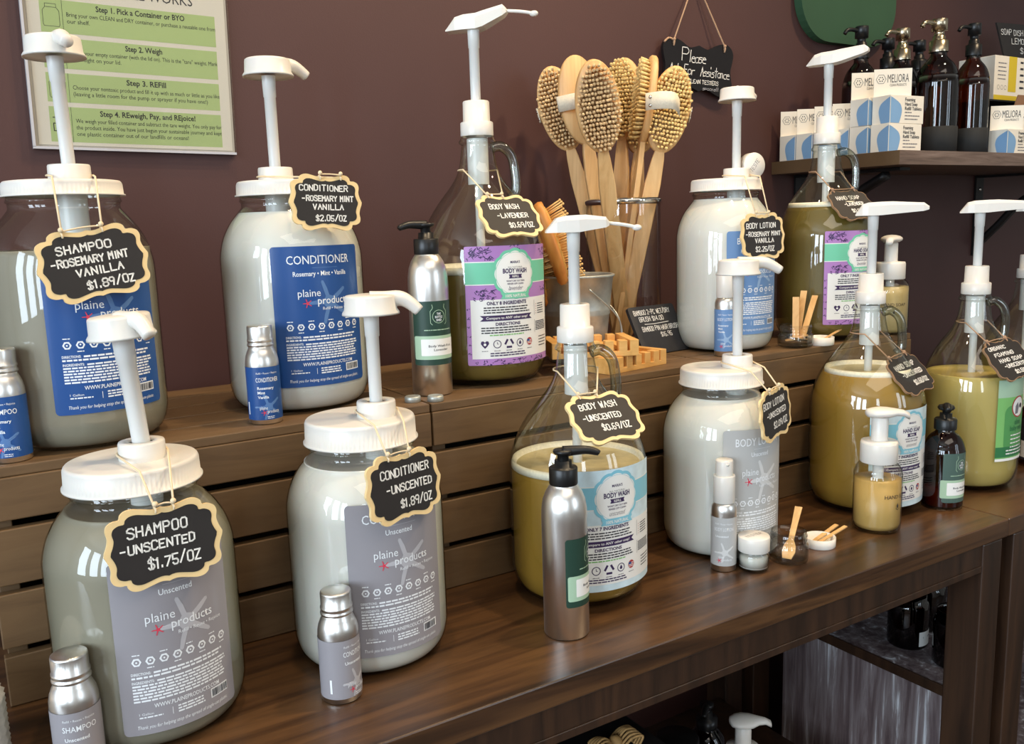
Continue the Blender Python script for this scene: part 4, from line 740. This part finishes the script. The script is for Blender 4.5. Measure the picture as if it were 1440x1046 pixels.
def bath_brush(label, head, foot, face, bristle='bristle', strap=0, hl=.067, hw=.033, plain=False):
    """face points the way the bristles look; strap on the back"""
    a, b = Vector(foot), Vector(head); T = frame_of(a, b, face); L = (b - a).length
    t = thing('bath_brush', label, 'brush', b, 0, 'bamboo bath brushes in the vase')
    ell = [(hw * sin(2 * pi * k / 44), hl * cos(2 * pi * k / 44)) for k in range(44)]
    g = G(T); secs = [[(x * s, y, z * s2) for x, z in ell] for s, s2, y in ((.93, .965, -.0075), (1, 1, -.0050), (1, 1, .0010), (.95, .97, .0035))]; g.loft(secs); g.obj('brush_head', 'bamboo', t)
    g = G(T); hw2 = .0125; z0 = -hl + .012; z1 = -L
    g.loft([[(-w, -.0065, z), (w, -.0065, z), (w * 1.0, .0025, z), (-w, .0025, z)] for w, z in ((.006, z0), (.0095, z0 - .022), (hw2, z0 - .06), (hw2, z1 * .72), (.0115, z1 + .01), (.008, z1))], 0, False); h = g.obj('handle', 'bamboo', t, .0015)
    if not plain:
        g = G(T); R = random.Random(len(label)); n = 0
        rows = 20
        for i in range(rows):
            z = hl * .84 * (2 * i / (rows - 1) - 1); half = hw * .80 * sqrt(max(0, 1 - (z / (hl * .86)) ** 2)); m = max(1, int(half * 2 / .0044))
            for j in range(m + 1):
                x = (2 * j / m - 1) * half if m else 0; x += (.0015 if i % 2 else 0) + R.uniform(-.0006, .0006); zz = z + R.uniform(-.0008, .0008); l = .0185 + R.uniform(-.0012, .0012); dx = x * .10 + R.uniform(-.0008, .0008); dz = zz * .06
                g.tube([(x, .003, zz), (x + dx * .6, l * .6, zz + dz * .6), (x + dx, l, zz + dz)], [.0016, .0023, .0025], 5)
        g.obj('bristles', bristle, t)
    if strap:
        g = G(T); sgn = strap; W2 = .0115; P = smooth_pts([(-hw - .0015, .000, 0), (-hw - .002, -.010, 0), (-hw * .6, -.024, 0), (0, -.028, 0), (hw * .6, -.024, 0), (hw + .002, -.010, 0), (hw + .0015, .000, 0)], 4)
        o1 = [[p + Vector((0, 0, -W2)), p + Vector((0, 0, W2)), p * 1.0 + Vector((p.x * .03, -.0008, W2)), p + Vector((p.x * .03, -.0008, -W2))] for p in P]; g.loft(o1); s = g.obj('hand_strap', 'strap', t)
        g = G(T)
        for q in (-1, 1):
            for dz in (-.0055, .0055): g.ball((q * (hw + .0030), -.004, dz), .0030, 0, 10, 6, (.5, 1, 1))
        g.obj('snap', 'chrome', s)
    return t
zb = ZT + .013
bath_brush('bath brush at the back left of the vase, bristles half hidden', (.8370, 1.187, .605), (.9150, 1.140, zb), (-.62, -.78, .1), 'bristle_dark', 1)
bath_brush('bath brush showing its plain wooden back with a cloth strap', (.8380, 1.135, .611), (.9050, 1.128, zb), (.40, .90, .0), 'bristle_dark', 1)
bath_brush('front bath brush turning its whole oval of bristles outward', (.8190, 1.065, .592), (.9080, 1.118, zb), (-.50, -.87, .12), 'bristle_dark')
bath_brush('bath brush at the back of the vase, bristles seen past its neighbours', (.9420, 1.160, .620), (.9060, 1.135, zb), (-.9, -.5, .0), 'bristle')
bath_brush('bath brush seen edge on, pale bristles pointing left', (.9390, 1.098, .612), (.8850, 1.118, zb), (-.86, .45, .12), 'bristle', 0)
bath_brush('right bath brush with golden bristles and a snapped webbing strap', (.9640, 1.075, .595), (.8920, 1.112, zb), (-.52, -.84, .0), 'bristle', 1)
bath_brush('bath brush mostly hidden behind the edge-on one', (.9720, 1.150, .600), (.9200, 1.128, zb), (-.6, -.75, .0), 'bristle')
g = G(Matrix.Translation((.9215, 1.050, .590)) @ Matrix.Rotation(rad(-8), 4, 'Z'))
P = smooth_pts([(-.020, .004, .012), (-.008, -.020, .012), (.012, -.026, .010), (.030, -.012, .002)], 5); g.loft([[p + Vector((0, 0, -.0125)), p + Vector((0, 0, .0125)), p + Vector((0, .0012, .0125)), p + Vector((0, .0012, -.0125))] for p in P])
for dz in (-.006, .006): g.ball((-.0165, -.004, .012 + dz), .0032, 1)
o = g.obj('hand_strap', ['strap', 'chrome'], bpy.data.objects['bath_brush.004']); o.matrix_parent_inverse = Matrix.Translation(-bpy.data.objects['bath_brush.004'].location)
# galvanised bucket
BX, BY = .7590, 1.046
t = thing('zinc_bucket', 'little galvanised bucket holding bamboo hairbrushes', 'bucket', (BX, BY, ZT)); r0, r1, H = .0405, .0540, .124
g = G(); g.lathe([(0, .004), (r0 - .002, .004), (r0, 0), (r0 + .001, .002)] + [(r0 + (r1 - r0) * q, H * q) for q in (.1, .3, .54)] + [(r0 + (r1 - r0) * .56 + .0012, H * .56), (r0 + (r1 - r0) * .58, H * .58), (r0 + (r1 - r0) * .60 + .0012, H * .60), (r0 + (r1 - r0) * .62, H * .62), (r1, H * .98), (r1 + .0022, H * .985), (r1 + .0024, H + .001), (r1, H + .002), (r1 - .0015, H)] + [(r0 + (r1 - r0) * q - .0012, H * q) for q in (.9, .5, .1)] + [(0, .006)], 72); g.obj('pail', 'zinc', t)
d = Vector((.80, -.60, 0)).normalized(); s = Vector((.60, .80, 0)); g = G(); q1 = d * (r1 + .003) * .35 + s * (r1 + .002) * .94 + Vector((0, 0, H * .86)); q2 = d * (r1 + .003) * .35 - s * (r1 + .002) * .94 + Vector((0, 0, H * .86)); m = d * .066 + Vector((0, 0, .030))
g.tube(smooth_pts([q1, q1.lerp(m, .55) + d * .014, m + s * .018], 6) + [m] + smooth_pts([m - s * .018, q2.lerp(m, .55) + d * .014, q2], 6), .0011, 8); b = g.obj('bail', 'zinc', t)
g = G(); g.tube([m - s * .021, m - s * .0205, m + s * .0205, m + s * .021], [.0060, .0075, .0075, .0060], 18); g.obj('grip', 'bamboo_warm', b)
def hair_brush(label, head, foot, face, hl=.058, hw=.030):
    a, b = Vector(foot), Vector(head); T = frame_of(a, b, face); L = (b - a).length; t = thing('hair_brush', label, 'brush', b, 0, 'bamboo hairbrushes in the bucket')
    egg = [((hw * (1 - .18 * cos(q))) * sin(q), hl * cos(q)) for q in [2 * pi * k / 44 for k in range(44)]]
    g = G(T); g.loft([[(x * s, y, z * s2) for x, z in egg] for s, s2, y in ((.80, .88, -.010), (.95, .97, -.007), (1, 1, -.001), (.97, .98, .004))]); g.loft([[(-w, -.006, z), (w, -.006, z), (w, .003, z), (-w, .003, z)] for w, z in ((.012, -hl + .012), (.010, -hl - .02), (.012, -L * .8), (.008, -L))], 0, False); g.obj('paddle', 'bamboo_warm', t)
    g = G(T); g.loft([[(x * s, y, z * s2) for x, z in egg] for s, s2, y in ((.82, .88, .0038), (.80, .86, .0060), (.60, .68, .0085), (.25, .3, .0098))]); c = g.obj('cushion', 'cushion', t)
    g = G(T); R = random.Random(3)
    for i in range(11):
        z = hl * .74 * (2 * i / 10 - 1); half = hw * .66 * sqrt(max(0, 1 - (z / (hl * .80)) ** 2)); m = max(1, int(half * 2 / .0085))
        for j in range(m + 1):
            x = (2 * j / m - 1) * half + (.002 if i % 2 else -.002); l = .030; g.tube([(x, .007, z), (x * 1.15, l, z * 1.12)], [.0012, .0011], 6); g.ball((x * 1.15, l, z * 1.12), .0019, 0, 6, 4)
    g.obj('pins', 'pin', t); return t
hair_brush('bamboo hairbrush tilted in the bucket with its pins to the right', (.7080, 1.030, .396), (.7740, 1.050, .243), (.78, -.45, .42), .066, .036)
hair_brush('second bamboo hairbrush low in the bucket, mostly behind the lavender jug', (.7120, 1.062, .352), (.7550, 1.060, .238), (.55, -.80, .15), .050, .028)
# slate sign
def lean(c, phi, tilt, roll=0): return Matrix.Translation(c) @ Matrix.Rotation(phi, 4, 'Z') @ Matrix.Rotation(-tilt, 4, 'X') @ Matrix.Rotation(roll, 4, 'Y')
c = (.9000, 1.0080, ZT + .0005); t = thing('slate_sign', 'small dark slate price sign leaning beside the white lotion jar', 'sign', c); T = Matrix.Rotation(rad(6), 4, 'Z') @ Matrix.Rotation(rad(-28), 4, 'X')
g = G(T); w, h = .100, .0780; out = []
for cx_, cz_, a in ((w / 2 - .004, .004, -90), (w / 2 - .004, h - .004, 0), (-w / 2 + .004, h - .004, 90), (-w / 2 + .004, .004, 180)): out += [(cx_ + .004 * cos(rad(a + 22.5 * k)), cz_ + .004 * sin(rad(a + 22.5 * k))) for k in range(5)]
g.prism(out, -.002, .003); g.obj('slate_board', 'slate', t, .0005)
P = Print(lambda u, v, h: (u, -.0022 - h * .0001, v), T)
for i, (s, u, v, w_) in enumerate((('BAMBOO 2-PC WET/DRY', -.002, .064, .078), ('BRUSH $14.00', -.008, .053, .052), ('BAMBOO PIN HAIR BRUSH', .004, .037, .078), ('$16.95', .012, .026, .024))): hand(P, s, u, v, .0072, 'chalk', .0010, 'c', 1, 1.35, 40 + i, w_)
P.line([(-.026, .0485), (-.008, .0478), (.008, .0482), (.026, .0490)], .0010, 'chalk', 1); P.obj('chalk_writing', t)
# bamboo soap dishes
def soap_dish(label, c, rz, tip=0):
    t = thing('soap_dish', label, 'soap dish', c, 0, 'bamboo soap dishes'); L, W, H = .118, .080, .0215; T = Matrix.Rotation(rz, 4, 'Z') @ Matrix.Rotation(tip, 4, 'Y')
    g = G(T)
    for s in (-1, 1): g.box((s * (L / 2 - .006), 0, H / 2), (.012, W, H))
    n = 5
    for k in range(n):
        x = -L / 2 + .012 + (L - .024) * (k + .5) / n
        g.box((x, 0, H * .44), (.0115, W, H * .30)); g.box((x, -W / 2 + .007, H * .78), (.0115, .014, H * .42)); g.box((x, W / 2 - .007, H * .78), (.0115, .014, H * .42))
    for y in (-W / 2 + .005, W / 2 - .005): g.box((0, y, H * .16), (L - .02, .010, H * .32))
    for y in (-W * .14, W * .14): g.box((0, y, H * .22), (L - .02, .008, H * .2))
    g.obj('slatted_tray', 'bamboo_dish', t, .0006); return t
soap_dish('bamboo soap dish at the bottom of the stack, on the crate', (.7640, .9590, ZT), rad(10))
soap_dish('bamboo soap dish lying on top of the other one', (.7230, .9680, ZT + .0217), rad(-24))

# ------------------------------------------------------------------ on the wall
SX0, SX1, SZ0 = .0950, .3370, .5365; SW = SX1 - SX0; SH = .300
t = thing('wall_notice', 'white notice with four green step boxes in a clear acrylic holder on the wall', 'notice', ((SX0 + SX1) / 2, 1.238, SZ0)); T = Matrix.Rotation(rad(1.0), 4, 'Y')
g = G(T); g.box((0, .0095, SH / 2), (SW, .004, SH)); g.obj('backing', 'card_grey', t)
P = Print(lambda u, v, h: (u, .0070 - h * .00012, v), T); P.rect(-SW / 2 + .006, .003, SW / 2 - .003, SH, 'paper', 0); x0, x1 = -SW / 2 + .020, SW / 2 - .016; K = 'ink'
P.text('REFILL WORKS', .028, .1845, .018, K, w=.100)
steps = [('Step 1. Pick a Container or BYO', ['Bring your own CLEAN and DRY container, or purchase a reusable one from', 'our shelf.'], .136, .1745), ('Step 2. Weigh', ['Weigh your empty container (with the lid on). This is the "tare" weight. Mark', 'the weight on your lid.'], .0945, .1305),
         ('Step 3. REFill', ['Choose your nontoxic product and fill it up with as much or little as you like', '(leaving a little room for the pump or sprayer if you have one!)'], .0545, .0890), ('Step 4. REweigh, Pay, and REjoice!', ['We weigh your filled container and subtract the tare weight. You only pay for', 'the product inside. You have just begun your sustainable journey and kept', 'one plastic container out of our landfills or oceans!'], .0070, .0490)]
for i, (hd, ls, a, b) in enumerate(steps):
    P.rect(x0, a, x1, b, 'green_print', 1); P.line([(x0 + .0245, a), (x0 + .0245, b)], .0004, K, 2); q = (b - a)
    P.text(hd, (x0 + x1) / 2 + .012, b - .0095, .0095, K, h=2, w=len(hd) * .0034, bold=.02)
    for j, s in enumerate(ls): P.text(s, x0 + .029, b - .0185 - .0078 * j, .0072, K, 'l', h=2, w=min(.177, len(s) * .00252))
    m = (a + b) / 2; e = x0 + .012
    if i in (0, 2): P.line([(e - .008, m - .012), (e + .008, m - .012), (e + .009, m - .010), (e + .009, m + .006), (e + .006, m + .010), (e + .006, m + .014), (e - .006, m + .014), (e - .006, m + .010), (e - .009, m + .006), (e - .009, m - .010), (e - .008, m - .012)], .0005, K, 2); P.line([(e - .006, m + .010), (e + .006, m + .010)], .0005, K, 2)
    elif i == 1: P.line([(e - .009, m - .009), (e + .009, m - .009), (e + .006, m + .006), (e - .006, m + .006), (e - .009, m - .009)], .0006, K, 2)
    else: P.line([(e - .008, m + .008), (e + .008, m + .008), (e + .008, m + .001), (e - .008, m + .001), (e - .008, m - .008), (e + .008, m - .008)], .001, K, 2)
P.obj('printed_sheet', t)
g = G(T); g.box((0, .0045, SH / 2 - .001), (SW + .002, .0035, SH)); g.obj('acrylic_front', 'acrylic', t); g = G(T); g.box((-SW / 2 + .0005, .007, SH / 2), (.003, .0095, SH)); g.box((0, .007, -.001), (SW + .002, .0095, .003)); g.obj('holder_edge', 'grey_star', t)
# hanging chalk sign
c = (1.180, 1.238, .695); t = thing('hanging_sign', 'glossy black hand-lettered sign hanging from twine on the wall', 'sign', c)
HO = smooth_pts([(a, b, 0) for a, b in [(0, .040), (.012, .0365), (.024, .035), (.045, .0445), (.066, .048), (.080, .042), (.086, .030), (.083, .014), (.0795, .0), (.083, -.018), (.086, -.032), (.080, -.044), (.064, -.047), (.042, -.043), (.020, -.0345), (0, -.040)]], 3); HO = [(q.x, q.y) for q in HO]; HO = HO + [(-a, b) for a, b in HO[::-1]][1:-1]
T = Matrix.Rotation(rad(1.5), 4, 'Y'); g = G(T); g.prism(HO, -.003, .003); g.obj('sign_board', 'chalkboard_gloss', t, .0006)
P = Print(lambda u, v, h: (u, -.0034 - h * .0001, v), T)
hand(P, 'P', -.034, .010, .024, 'chalk', .0014, 'c', 1, 1, 1); hand(P, 'lease', -.004, .010, .020, 'chalk', .0014, 'c', 1, 1.05, 2, .040, .3); hand(P, 'Ask For', -.040, -.0125, .0165, 'chalk', .0013, 'c', 1, 1.1, 3, .062, .25); hand(P, 'Assistance', .040, -.0125, .0165, 'chalk', .0013, 'c', 1, 1.1, 4, .072, .25); hand(P, 'CLEAN TESTERS', .012, -.0265, .0068, 'chalk', .0011, 'c', 1, 1.3, 5, .074); hand(P, 'spoons!!', .030, -.0365, .0066, 'grey_star', .0008, 'c', 1, 1.2, 6, .040)
P.obj('chalk_lettering', t)
g = G(T); top = Vector((-.004, .006, .150))
for s in (-1, 1):
    h = Vector((s * .062, -.0025, .0375)); g.tube([h, h + Vector((0, -.002, .006)), top + Vector((s * .004, 0, 0)), top], .0014, 7); g.tube(smooth_pts([h + Vector((0, -.0015, -.004)), h + Vector((0, -.003, .004)), h + Vector((s * -.001, .004, .008))], 4), .0016, 7); g.ball(h + Vector((0, -.0025, .007)), .0030)
g.tube(smooth_pts([Vector((-.062, -.003, .0440)), Vector((-.074, -.004, .0455)), Vector((-.084, -.004, .0380))], 4), .0018, 7); g.obj('twine', 'jute', t)
g = G(T); g.tube([top + Vector((0, -.006, -.001)), top + Vector((0, .0125, -.001))], .0018, 8); g.obj('nail', 'iron', t)
# green rounded board
w, h, r = .147, .150, .085; out = []
for cx_, cz_, a in ((w - r, -h + r, -90), (w - r, h - r, 0), (-w + r, h - r, 90), (-w + r, -h + r, 180)): out += [(cx_ + r * cos(rad(a + 9 * k)), cz_ + r * sin(rad(a + 9 * k))) for k in range(11)]
g = G(); g.prism(out, -.009, .009); o = g.obj('wall_board', 'board_green', None, .003, 3); o.location = (1.592, 1.2405, .917); tag(o, 'rounded moss green board on the wall above the shelf', 'board')
# ------------------------------------------------------------------ wall shelf
SX = 1.3905; t = thing('wall_shelf', 'grey-brown wooden shelf on black iron brackets in the corner', 'shelf', (1.85, 1.1, ZS - .0245)); lx, ly, lz = t.location
g = G(); g.span((SX + .001 - lx, .967 - ly, 0), (2.45 - lx, WY - .0005 - ly, .0243)); g.obj('shelf_board', 'shelf', t, .0006)
g = G(); g.span((SX - lx, .967 - ly, .0002), (SX + .0009 - lx, WY - .0005 - ly, .0241)); g.obj('edge_band', 'shelf_end', t)
for bx in (1.470, 2.105):
    g = G(Matrix.Translation((bx - lx, 0, -.0005))); g.span((-.015, WY - .006 - ly, -.19), (.015, WY - .0015 - ly, -.001)); g.span((-.015, 1.01 - ly, -.006), (.015, WY - .006 - ly, -.001))
    A = smooth_pts([(0, WY - .008 - ly, -.165), (0, WY - .055 - ly, -.120), (0, WY - .115 - ly, -.060), (0, 1.045 - ly, -.012)], 6); g.loft([[p + Vector((-.010, 0, -.006)), p + Vector((.010, 0, -.006)), p + Vector((.010, .004, .006)), p + Vector((-.010, .004, .006))] for p in A]); b = g.obj('bracket', 'iron', t)
    g = G(Matrix.Translation((bx - lx, WY - .007 - ly, -.033))); g.ball((0, 0, 0), .0042, sc=(1, .5, 1)); g.obj('screw', 'chrome', b)
def tablet_box(label, x, y, z, rz=0.0, header=True):
    """origin at the near left corner; the blue leaf wraps round that corner"""
    t = thing('soap_tablet_box', label, 'box', (x, y, z), 0, 'blue and cream soap tablet boxes'); T = Matrix.Rotation(rz, 4, 'Z'); W, D, H = .086, .038, .0475
    g = G(T); g.span((0, 0, 0), (W, D, H)); g.obj('carton', 'card', t, .0005)
    F = lambda u, v, h: (u, -.0003 - h * .0001, v); S = lambda u, v, h: (-.0003 - h * .0001, -u, v); P = Print(F, T)
    leaf = [(p.x, p.y * H) for p in smooth_pts([(0, .44, 0), (-.010, .36, 0), (-.024, .20, 0), (-.029, 0, 0), (-.028, -.2, 0), (-.023, -.49, 0)], 3)]
    P.star([(-a - .014, b) for a, b in leaf] + [(.0006 - .014, -.49 * H), (.0006 - .014, .44 * H)], .014, H * .5, 'box_blue', 1, 2); P.f = S; P.star([(a * .82 + .010, b) for a, b in leaf] + [(-.0006 + .010, -.49 * H), (-.0006 + .010, .44 * H)], -.010, H * .5, 'box_blue', 1, 2); P.f = F
    for i, q in enumerate(('Foaming', 'Hand Soap', 'Refill Tablets')): P.text(q, .037, H * (.80 - .16 * i), H * .17, 'ink', 'l', w=(.026, .032, .043)[i], bold=.015)
    for i in range(3): P.greek(.037, .037 + (.018, .042, .034)[i], H * (.38 - .12 * i), H * .035, 'grey_ink', 1, i)
    P.obj('carton_print', t)
    if header:
        T2 = T @ Matrix.Translation((.0006, D - .001, 0)) @ Matrix.Rotation(rad(-34), 4, 'Z'); g = G(T2); g.span((0, 0, H), (.064, .0010, H + .047)); hc = g.obj('header_card', 'card', t)
        P = Print(lambda u, v, h: (u, -.0003 - h * .0001, v), T2); m = H + .030; P.ring(.012, m, .0080, .0087, 'ink', 1, 6)
        for k in range(6): P.star([(.0011 * cos(2 * pi * j / 6), .0011 * sin(2 * pi * j / 6)) for j in range(6)], .012 + .0036 * cos(2 * pi * k / 6), m + .0036 * sin(2 * pi * k / 6), 'ink', 1, 1)
        P.text('MELIORA', .041, m - .006, .020, 'ink', w=.036, bold=-.005); P.text('CLEAN PRODUCTS', .041, m - .0125, .006, 'ink', w=.028); P.obj('header_print', hc)
    return t
def amber_pump(label, x, y, metal, r=.0365, nphi=rad(-98), sleeve=True):
    t = thing('soap_dispenser', label, 'dispenser', (x, y, ZS), 0, 'amber pump bottles on the wall shelf'); k = 1.0; s = r / .0365
    o = [(0, .002), (r * .9, .0), (r, .003), (r, .130), (r * .985, .141), (r * .90, .154), (r * .74, .166), (r * .52, .175), (r * .40, .181), (r * .38, .192)]
    g = G(); g.lathe([(q.x, max(0, q.y)) for q in smooth_pts([(a, b, 0) for a, b in o], 2)], 48); g.obj('bottle_body', 'amber', t)
    if sleeve: g = G(); g.lathe([(r * .9, -.0003 + .0005), (r + .0016, .001), (r + .0018, .050), (r + .0004, .0508)], 48); g.obj('silicone_sleeve', 'black_matte', t)
    g = G(); q = r * .46; g.lathe([(q, .188), (q, .208), (q * .8, .209), (q * .66, .212), (q * .66, .217), (q * .52, .218), (q * .52, .226), (q * .82, .2262), (q * .82, .246), (q * .76, .2475), (0, .2475)], 44); d = Vector((sin(nphi), -cos(nphi), 0)); g.tube(smooth_pts([d * q * .6 + Vector((0, 0, .239)), d * (q + .012) + Vector((0, 0, .2405)), d * (q + .022) + Vector((0, 0, .238)), d * (q + .027) + Vector((0, 0, .232))], 4), .0042 * s, 12); g.obj('pump', metal, t)
amber_pump('amber bottle with a steel pump at the front of the shelf', 1.6080, 1.045, 'steel', .0375)
amber_pump('amber bottle with a black pump at the shelf front, right of the steel one', 1.7130, 1.040, 'black_plastic', .0315)
amber_pump('amber bottle with a steel pump behind the tablet boxes', 1.6180, 1.128, 'steel', .0345)
amber_pump('darkest amber bottle with a black pump at the left end of the shelf row', 1.5220, 1.150, 'black_plastic', .0330)
amber_pump('amber bottle with a black pump directly behind the left steel pump', 1.6780, 1.203, 'black_plastic', .0330)
amber_pump('amber bottle with a black pump directly behind the front steel pump', 1.7640, 1.190, 'black_plastic', .0330)
tablet_box('farthest left soap tablet box against the wall end of the shelf', 1.396, 1.197, ZS); tablet_box('second soap tablet box from the wall end of the shelf', 1.396, 1.157, ZS); tablet_box('third soap tablet box from the wall, behind the white pump stem', 1.397, 1.117, ZS); tablet_box('fourth soap tablet box from the wall, just behind the stacked pairs', 1.398, 1.077, ZS)
tablet_box('lower soap tablet box of the rear stacked pair', 1.396, 1.036, ZS, 0, False); tablet_box('upper soap tablet box of the rear stacked pair', 1.396, 1.036, ZS + .0479)
tablet_box('lower soap tablet box of the front stacked pair', 1.397, .994, ZS, rad(-3), False); tablet_box('upper soap tablet box of the front stacked pair', 1.400, .995, ZS + .0479, rad(-4))
tablet_box('soap tablet box standing right of the black-pumped front bottle', 1.760, .990, ZS); tablet_box('soap tablet box cut off by the right edge of the picture', 1.872, .990, ZS)
# right end of the shelf
g = G(); X0, X1, Y0, Y1 = 1.862, 2.110, 1.072, 1.190
for a, b in (((X0, Y0, ZS + .001), (X1, Y1, ZS + .006)), ((X0, Y1 - .004, ZS + .006), (X1, Y1, ZS + .118)), ((X0, Y0 + .02, ZS + .006), (X0 + .004, Y1 - .004, ZS + .118)), ((X1 - .004, Y0 + .02, ZS + .006), (X1, Y1 - .004, ZS + .118)), ((X0, Y0 + .02, ZS + .1182), (X1, Y1, ZS + .1216))): g.span(a, b)
tag(g.obj('display_rack', 'iron'), 'black display rack carrying the white and yellow carton', 'rack')
t = thing('bar_carton', 'white carton with a yellow panel on top of the black rack', 'box', (1.885, 1.096, ZS + .1219)); g = G(); g.span((0, 0, 0), (.150, .080, .090)); g.obj('carton', 'card', t, .0008)
P = Print(lambda u, v, h: (u, -.0003 - h * .0001, v)); P.rect(.052, .018, .082, .090, 'yellow_print', 1); P.rect(.0, 0, .088, .010, 'yellow_print', 1); 
for i in range(5): P.greek(.012, .044, .074 - .008 * i, .002, 'grey_ink', 1, i); P.greek(.096, .145, .078 - .013 * i, .004, 'ink', 1, 9 + i, .6)
for i in range(3): P.ring(.016 + .013 * i, .026, .004, .0046, 'ink', 1, 14)
P.obj('carton_print', t)
t = thing('kraft_carton', 'open kraft carton with a green mark in front of the black rack', 'box', (1.905, 1.0365, ZS)); g = G(); g.span((0, 0, 0), (.11, .028, .105)); g.prism([(0, .105), (.11, .105), (.095, .128), (.012, .128)], .024, .0265); g.obj('carton', 'kraft', t)
P = Print(lambda u, v, h: (u, .0236 - h * .0001, v)); P.rect(.040, .109, .064, .124, 'deep_green', 1); P.disc(.052, .1165, .004, 'leaf_green', 2, 10); P.obj('carton_print', t)
def card_sign(label, c, phi, tilt, w, h, lines, skew=0.0, hh=.010):
    t = thing('chalk_sign', label, 'sign', c); T = Matrix.Rotation(phi, 4, 'Z') @ Matrix.Rotation(-tilt, 4, 'X'); g = G(T); g.prism([(-w / 2 + skew, 0), (w / 2 + skew, 0), (w / 2, h), (-w / 2, h)], -.002, .002); g.obj('sign_board', 'chalkboard', t)
    P = Print(lambda u, v, k: (u, -.0023 - k * .0001, v), T)
    for i, (s, u, v, q) in enumerate(lines): hand(P, s, u, v, hh, 'chalk', .0011, 'c', 1, 1.3, 60 + i, q)
    P.obj('chalk_writing', t)
card_sign('black chalk sign standing on the carton at the top right', (2.085, 1.156, ZS + .2122), rad(-8), rad(8), .135, .092, [('SOAP DISH', -.020, .066, .070), ('LEMON', .002, .047, .050), ('$12', .018, .026, .030)], .022, .012)
card_sign('little black chalk card between the front amber bottles', (1.690, 1.100, ZS), rad(-15), rad(4), .060, .190, [('TALL', .0, .172, .026), ('VASE', .004, .158, .026)], 0, .009)

# ------------------------------------------------------------------ below the tables
def candle(label, x, y, lab=True):
    t = thing('candle_jar', label, 'candle', (x, y, -.3218), 0, 'amber candle jars on the cabinet'); r = .0335
    g = G(); g.lathe([(0, .002), (r * .9, 0), (r, .004), (r, .075), (r * .93, .081), (r * .86, .083), (r * .86, .095), (r * .82, .095), (r * .82, .084), (r * .94, .074), (r * .94, .005), (0, .004)], 40); g.obj('jar_body', 'amber_dark', t); g = G(); g.lathe([(0, .005), (r * .92, .006), (r * .92, .050), (0, .050)], 36); g.obj('candle_wax', 'wax', t)
    if lab: P = Print(wrap(r, rad(8), .008)); P.rect(-.018, 0, .018, .026, 'label_white', 0, .003); P.greek(-.01, .012, .014, .003, 'grey_ink', 1, 2); P.obj('label', t)
candle('amber candle jar with a white label under the right table', 1.345, .882); candle('amber candle jar behind the labelled one', 1.430, .905, False); candle('nearest amber candle jar, half hidden by the table leg', 1.342, .794, False)
# slab('trim_1', (-3.2, WY - .004, -.60), (3.8, WY - .0005, -.598), 'wall')
g = G(); g.span((-.70, .70, -.502), (1.145, 1.14, -.482)); o = g.obj('under_shelf', 'post'); g2 = o
o.parent = bpy.data.objects['console_table']; o.matrix_parent_inverse = Matrix.Translation(-bpy.data.objects['console_table'].location)
t = thing('pump_bottle', 'dark amber bottle with a black pump on the shelf below the table', 'bottle', (.925, .945, -.4815)); r = .030
g = G(); g.lathe([(0, .001), (r, .002), (r, .085), (r * .9, .098), (r * .6, .110), (r * .44, .114), (r * .44, .118)], 40); g.obj('bottle_body', 'amber_dark', t); P = Print(wrap(r, rad(-20), .012)); P.rect(-.03, 0, .03, .066, 'dkgreen', 0, .004); P.obj('label', t)
g = G(); g.lathe([(.0165, .114), (.017, .116), (.017, .130), (.009, .131), (.009, .140), (.0055, .140), (.0055, .146), (.010, .147), (.011, .153), (0, .155)], 36); d = Vector((-.8, -.6, 0)); g.tube(smooth_pts([Vector((0, 0, .149)), d * .016 + Vector((0, 0, .151)), d * .030 + Vector((0, 0, .146))], 4), [.006, .006, .0058, .0055, .005, .0048, .0045, .0042, .004], 10); g.obj('pump', 'black_plastic', t)
t = thing('tester_jar', 'squat dark jar with a black lid on the shelf below the table', 'jar', (.845, .925, -.4815)); g = G(); g.lathe([(0, .001), (.034, .002), (.034, .10), (.03, .108), (0, .108)], 40); g.obj('jar_body', 'amber_dark', t); g = G(); g.lathe([(.031, .1085), (.0325, .110), (.0325, .133), (.031, .135), (0, .135)], 48); g.obj('screw_lid', 'black_plastic', t)
foam = foamer('white-topped foaming dispenser on the shelf below the table', .9080, .852, -.4815, 1.08, .06, 'cream', rad(58), rad(-30))
t = thing('gift_basket', 'dark lidded basket tied with a straw bow below the table', 'basket', (.572, .790, -.4815)); g = G(); g.span((-.11, -.07, 0), (.09, .08, .285)); g.obj('basket_body', 'iron', t, .004)
g = G()
for s in (-1, 1):
    for k in range(7): q = .0042 * (k - 3); g.tube(smooth_pts([Vector((.030, -.02 + q, .288)), Vector((.030 + s * .016, -.022 + q, .305 - abs(q) * .4)), Vector((.030 + s * .031, -.024 + q, .299)), Vector((.030 + s * .022, -.026 + q, .289))], 5), .0016, 6)
g.ball((.03, -.022, .293), .010); g.obj('straw_bow', 'wicker', t)
t = thing('knit_roll', 'white knitted roll at the lower left corner of the table', 'cloth', (-.058, .800, 0)); g = G()
g.lathe([(0, 0), (.048, 0)] + [(.050 + .0016 * (k % 2), .004 + .0045 * k) for k in range(14)] + [(.042, .068), (0, .066)], 60, ribs=True, rib_z=(.003, .064), rib_d=.0022); g.obj('roll', 'white_knit', t)
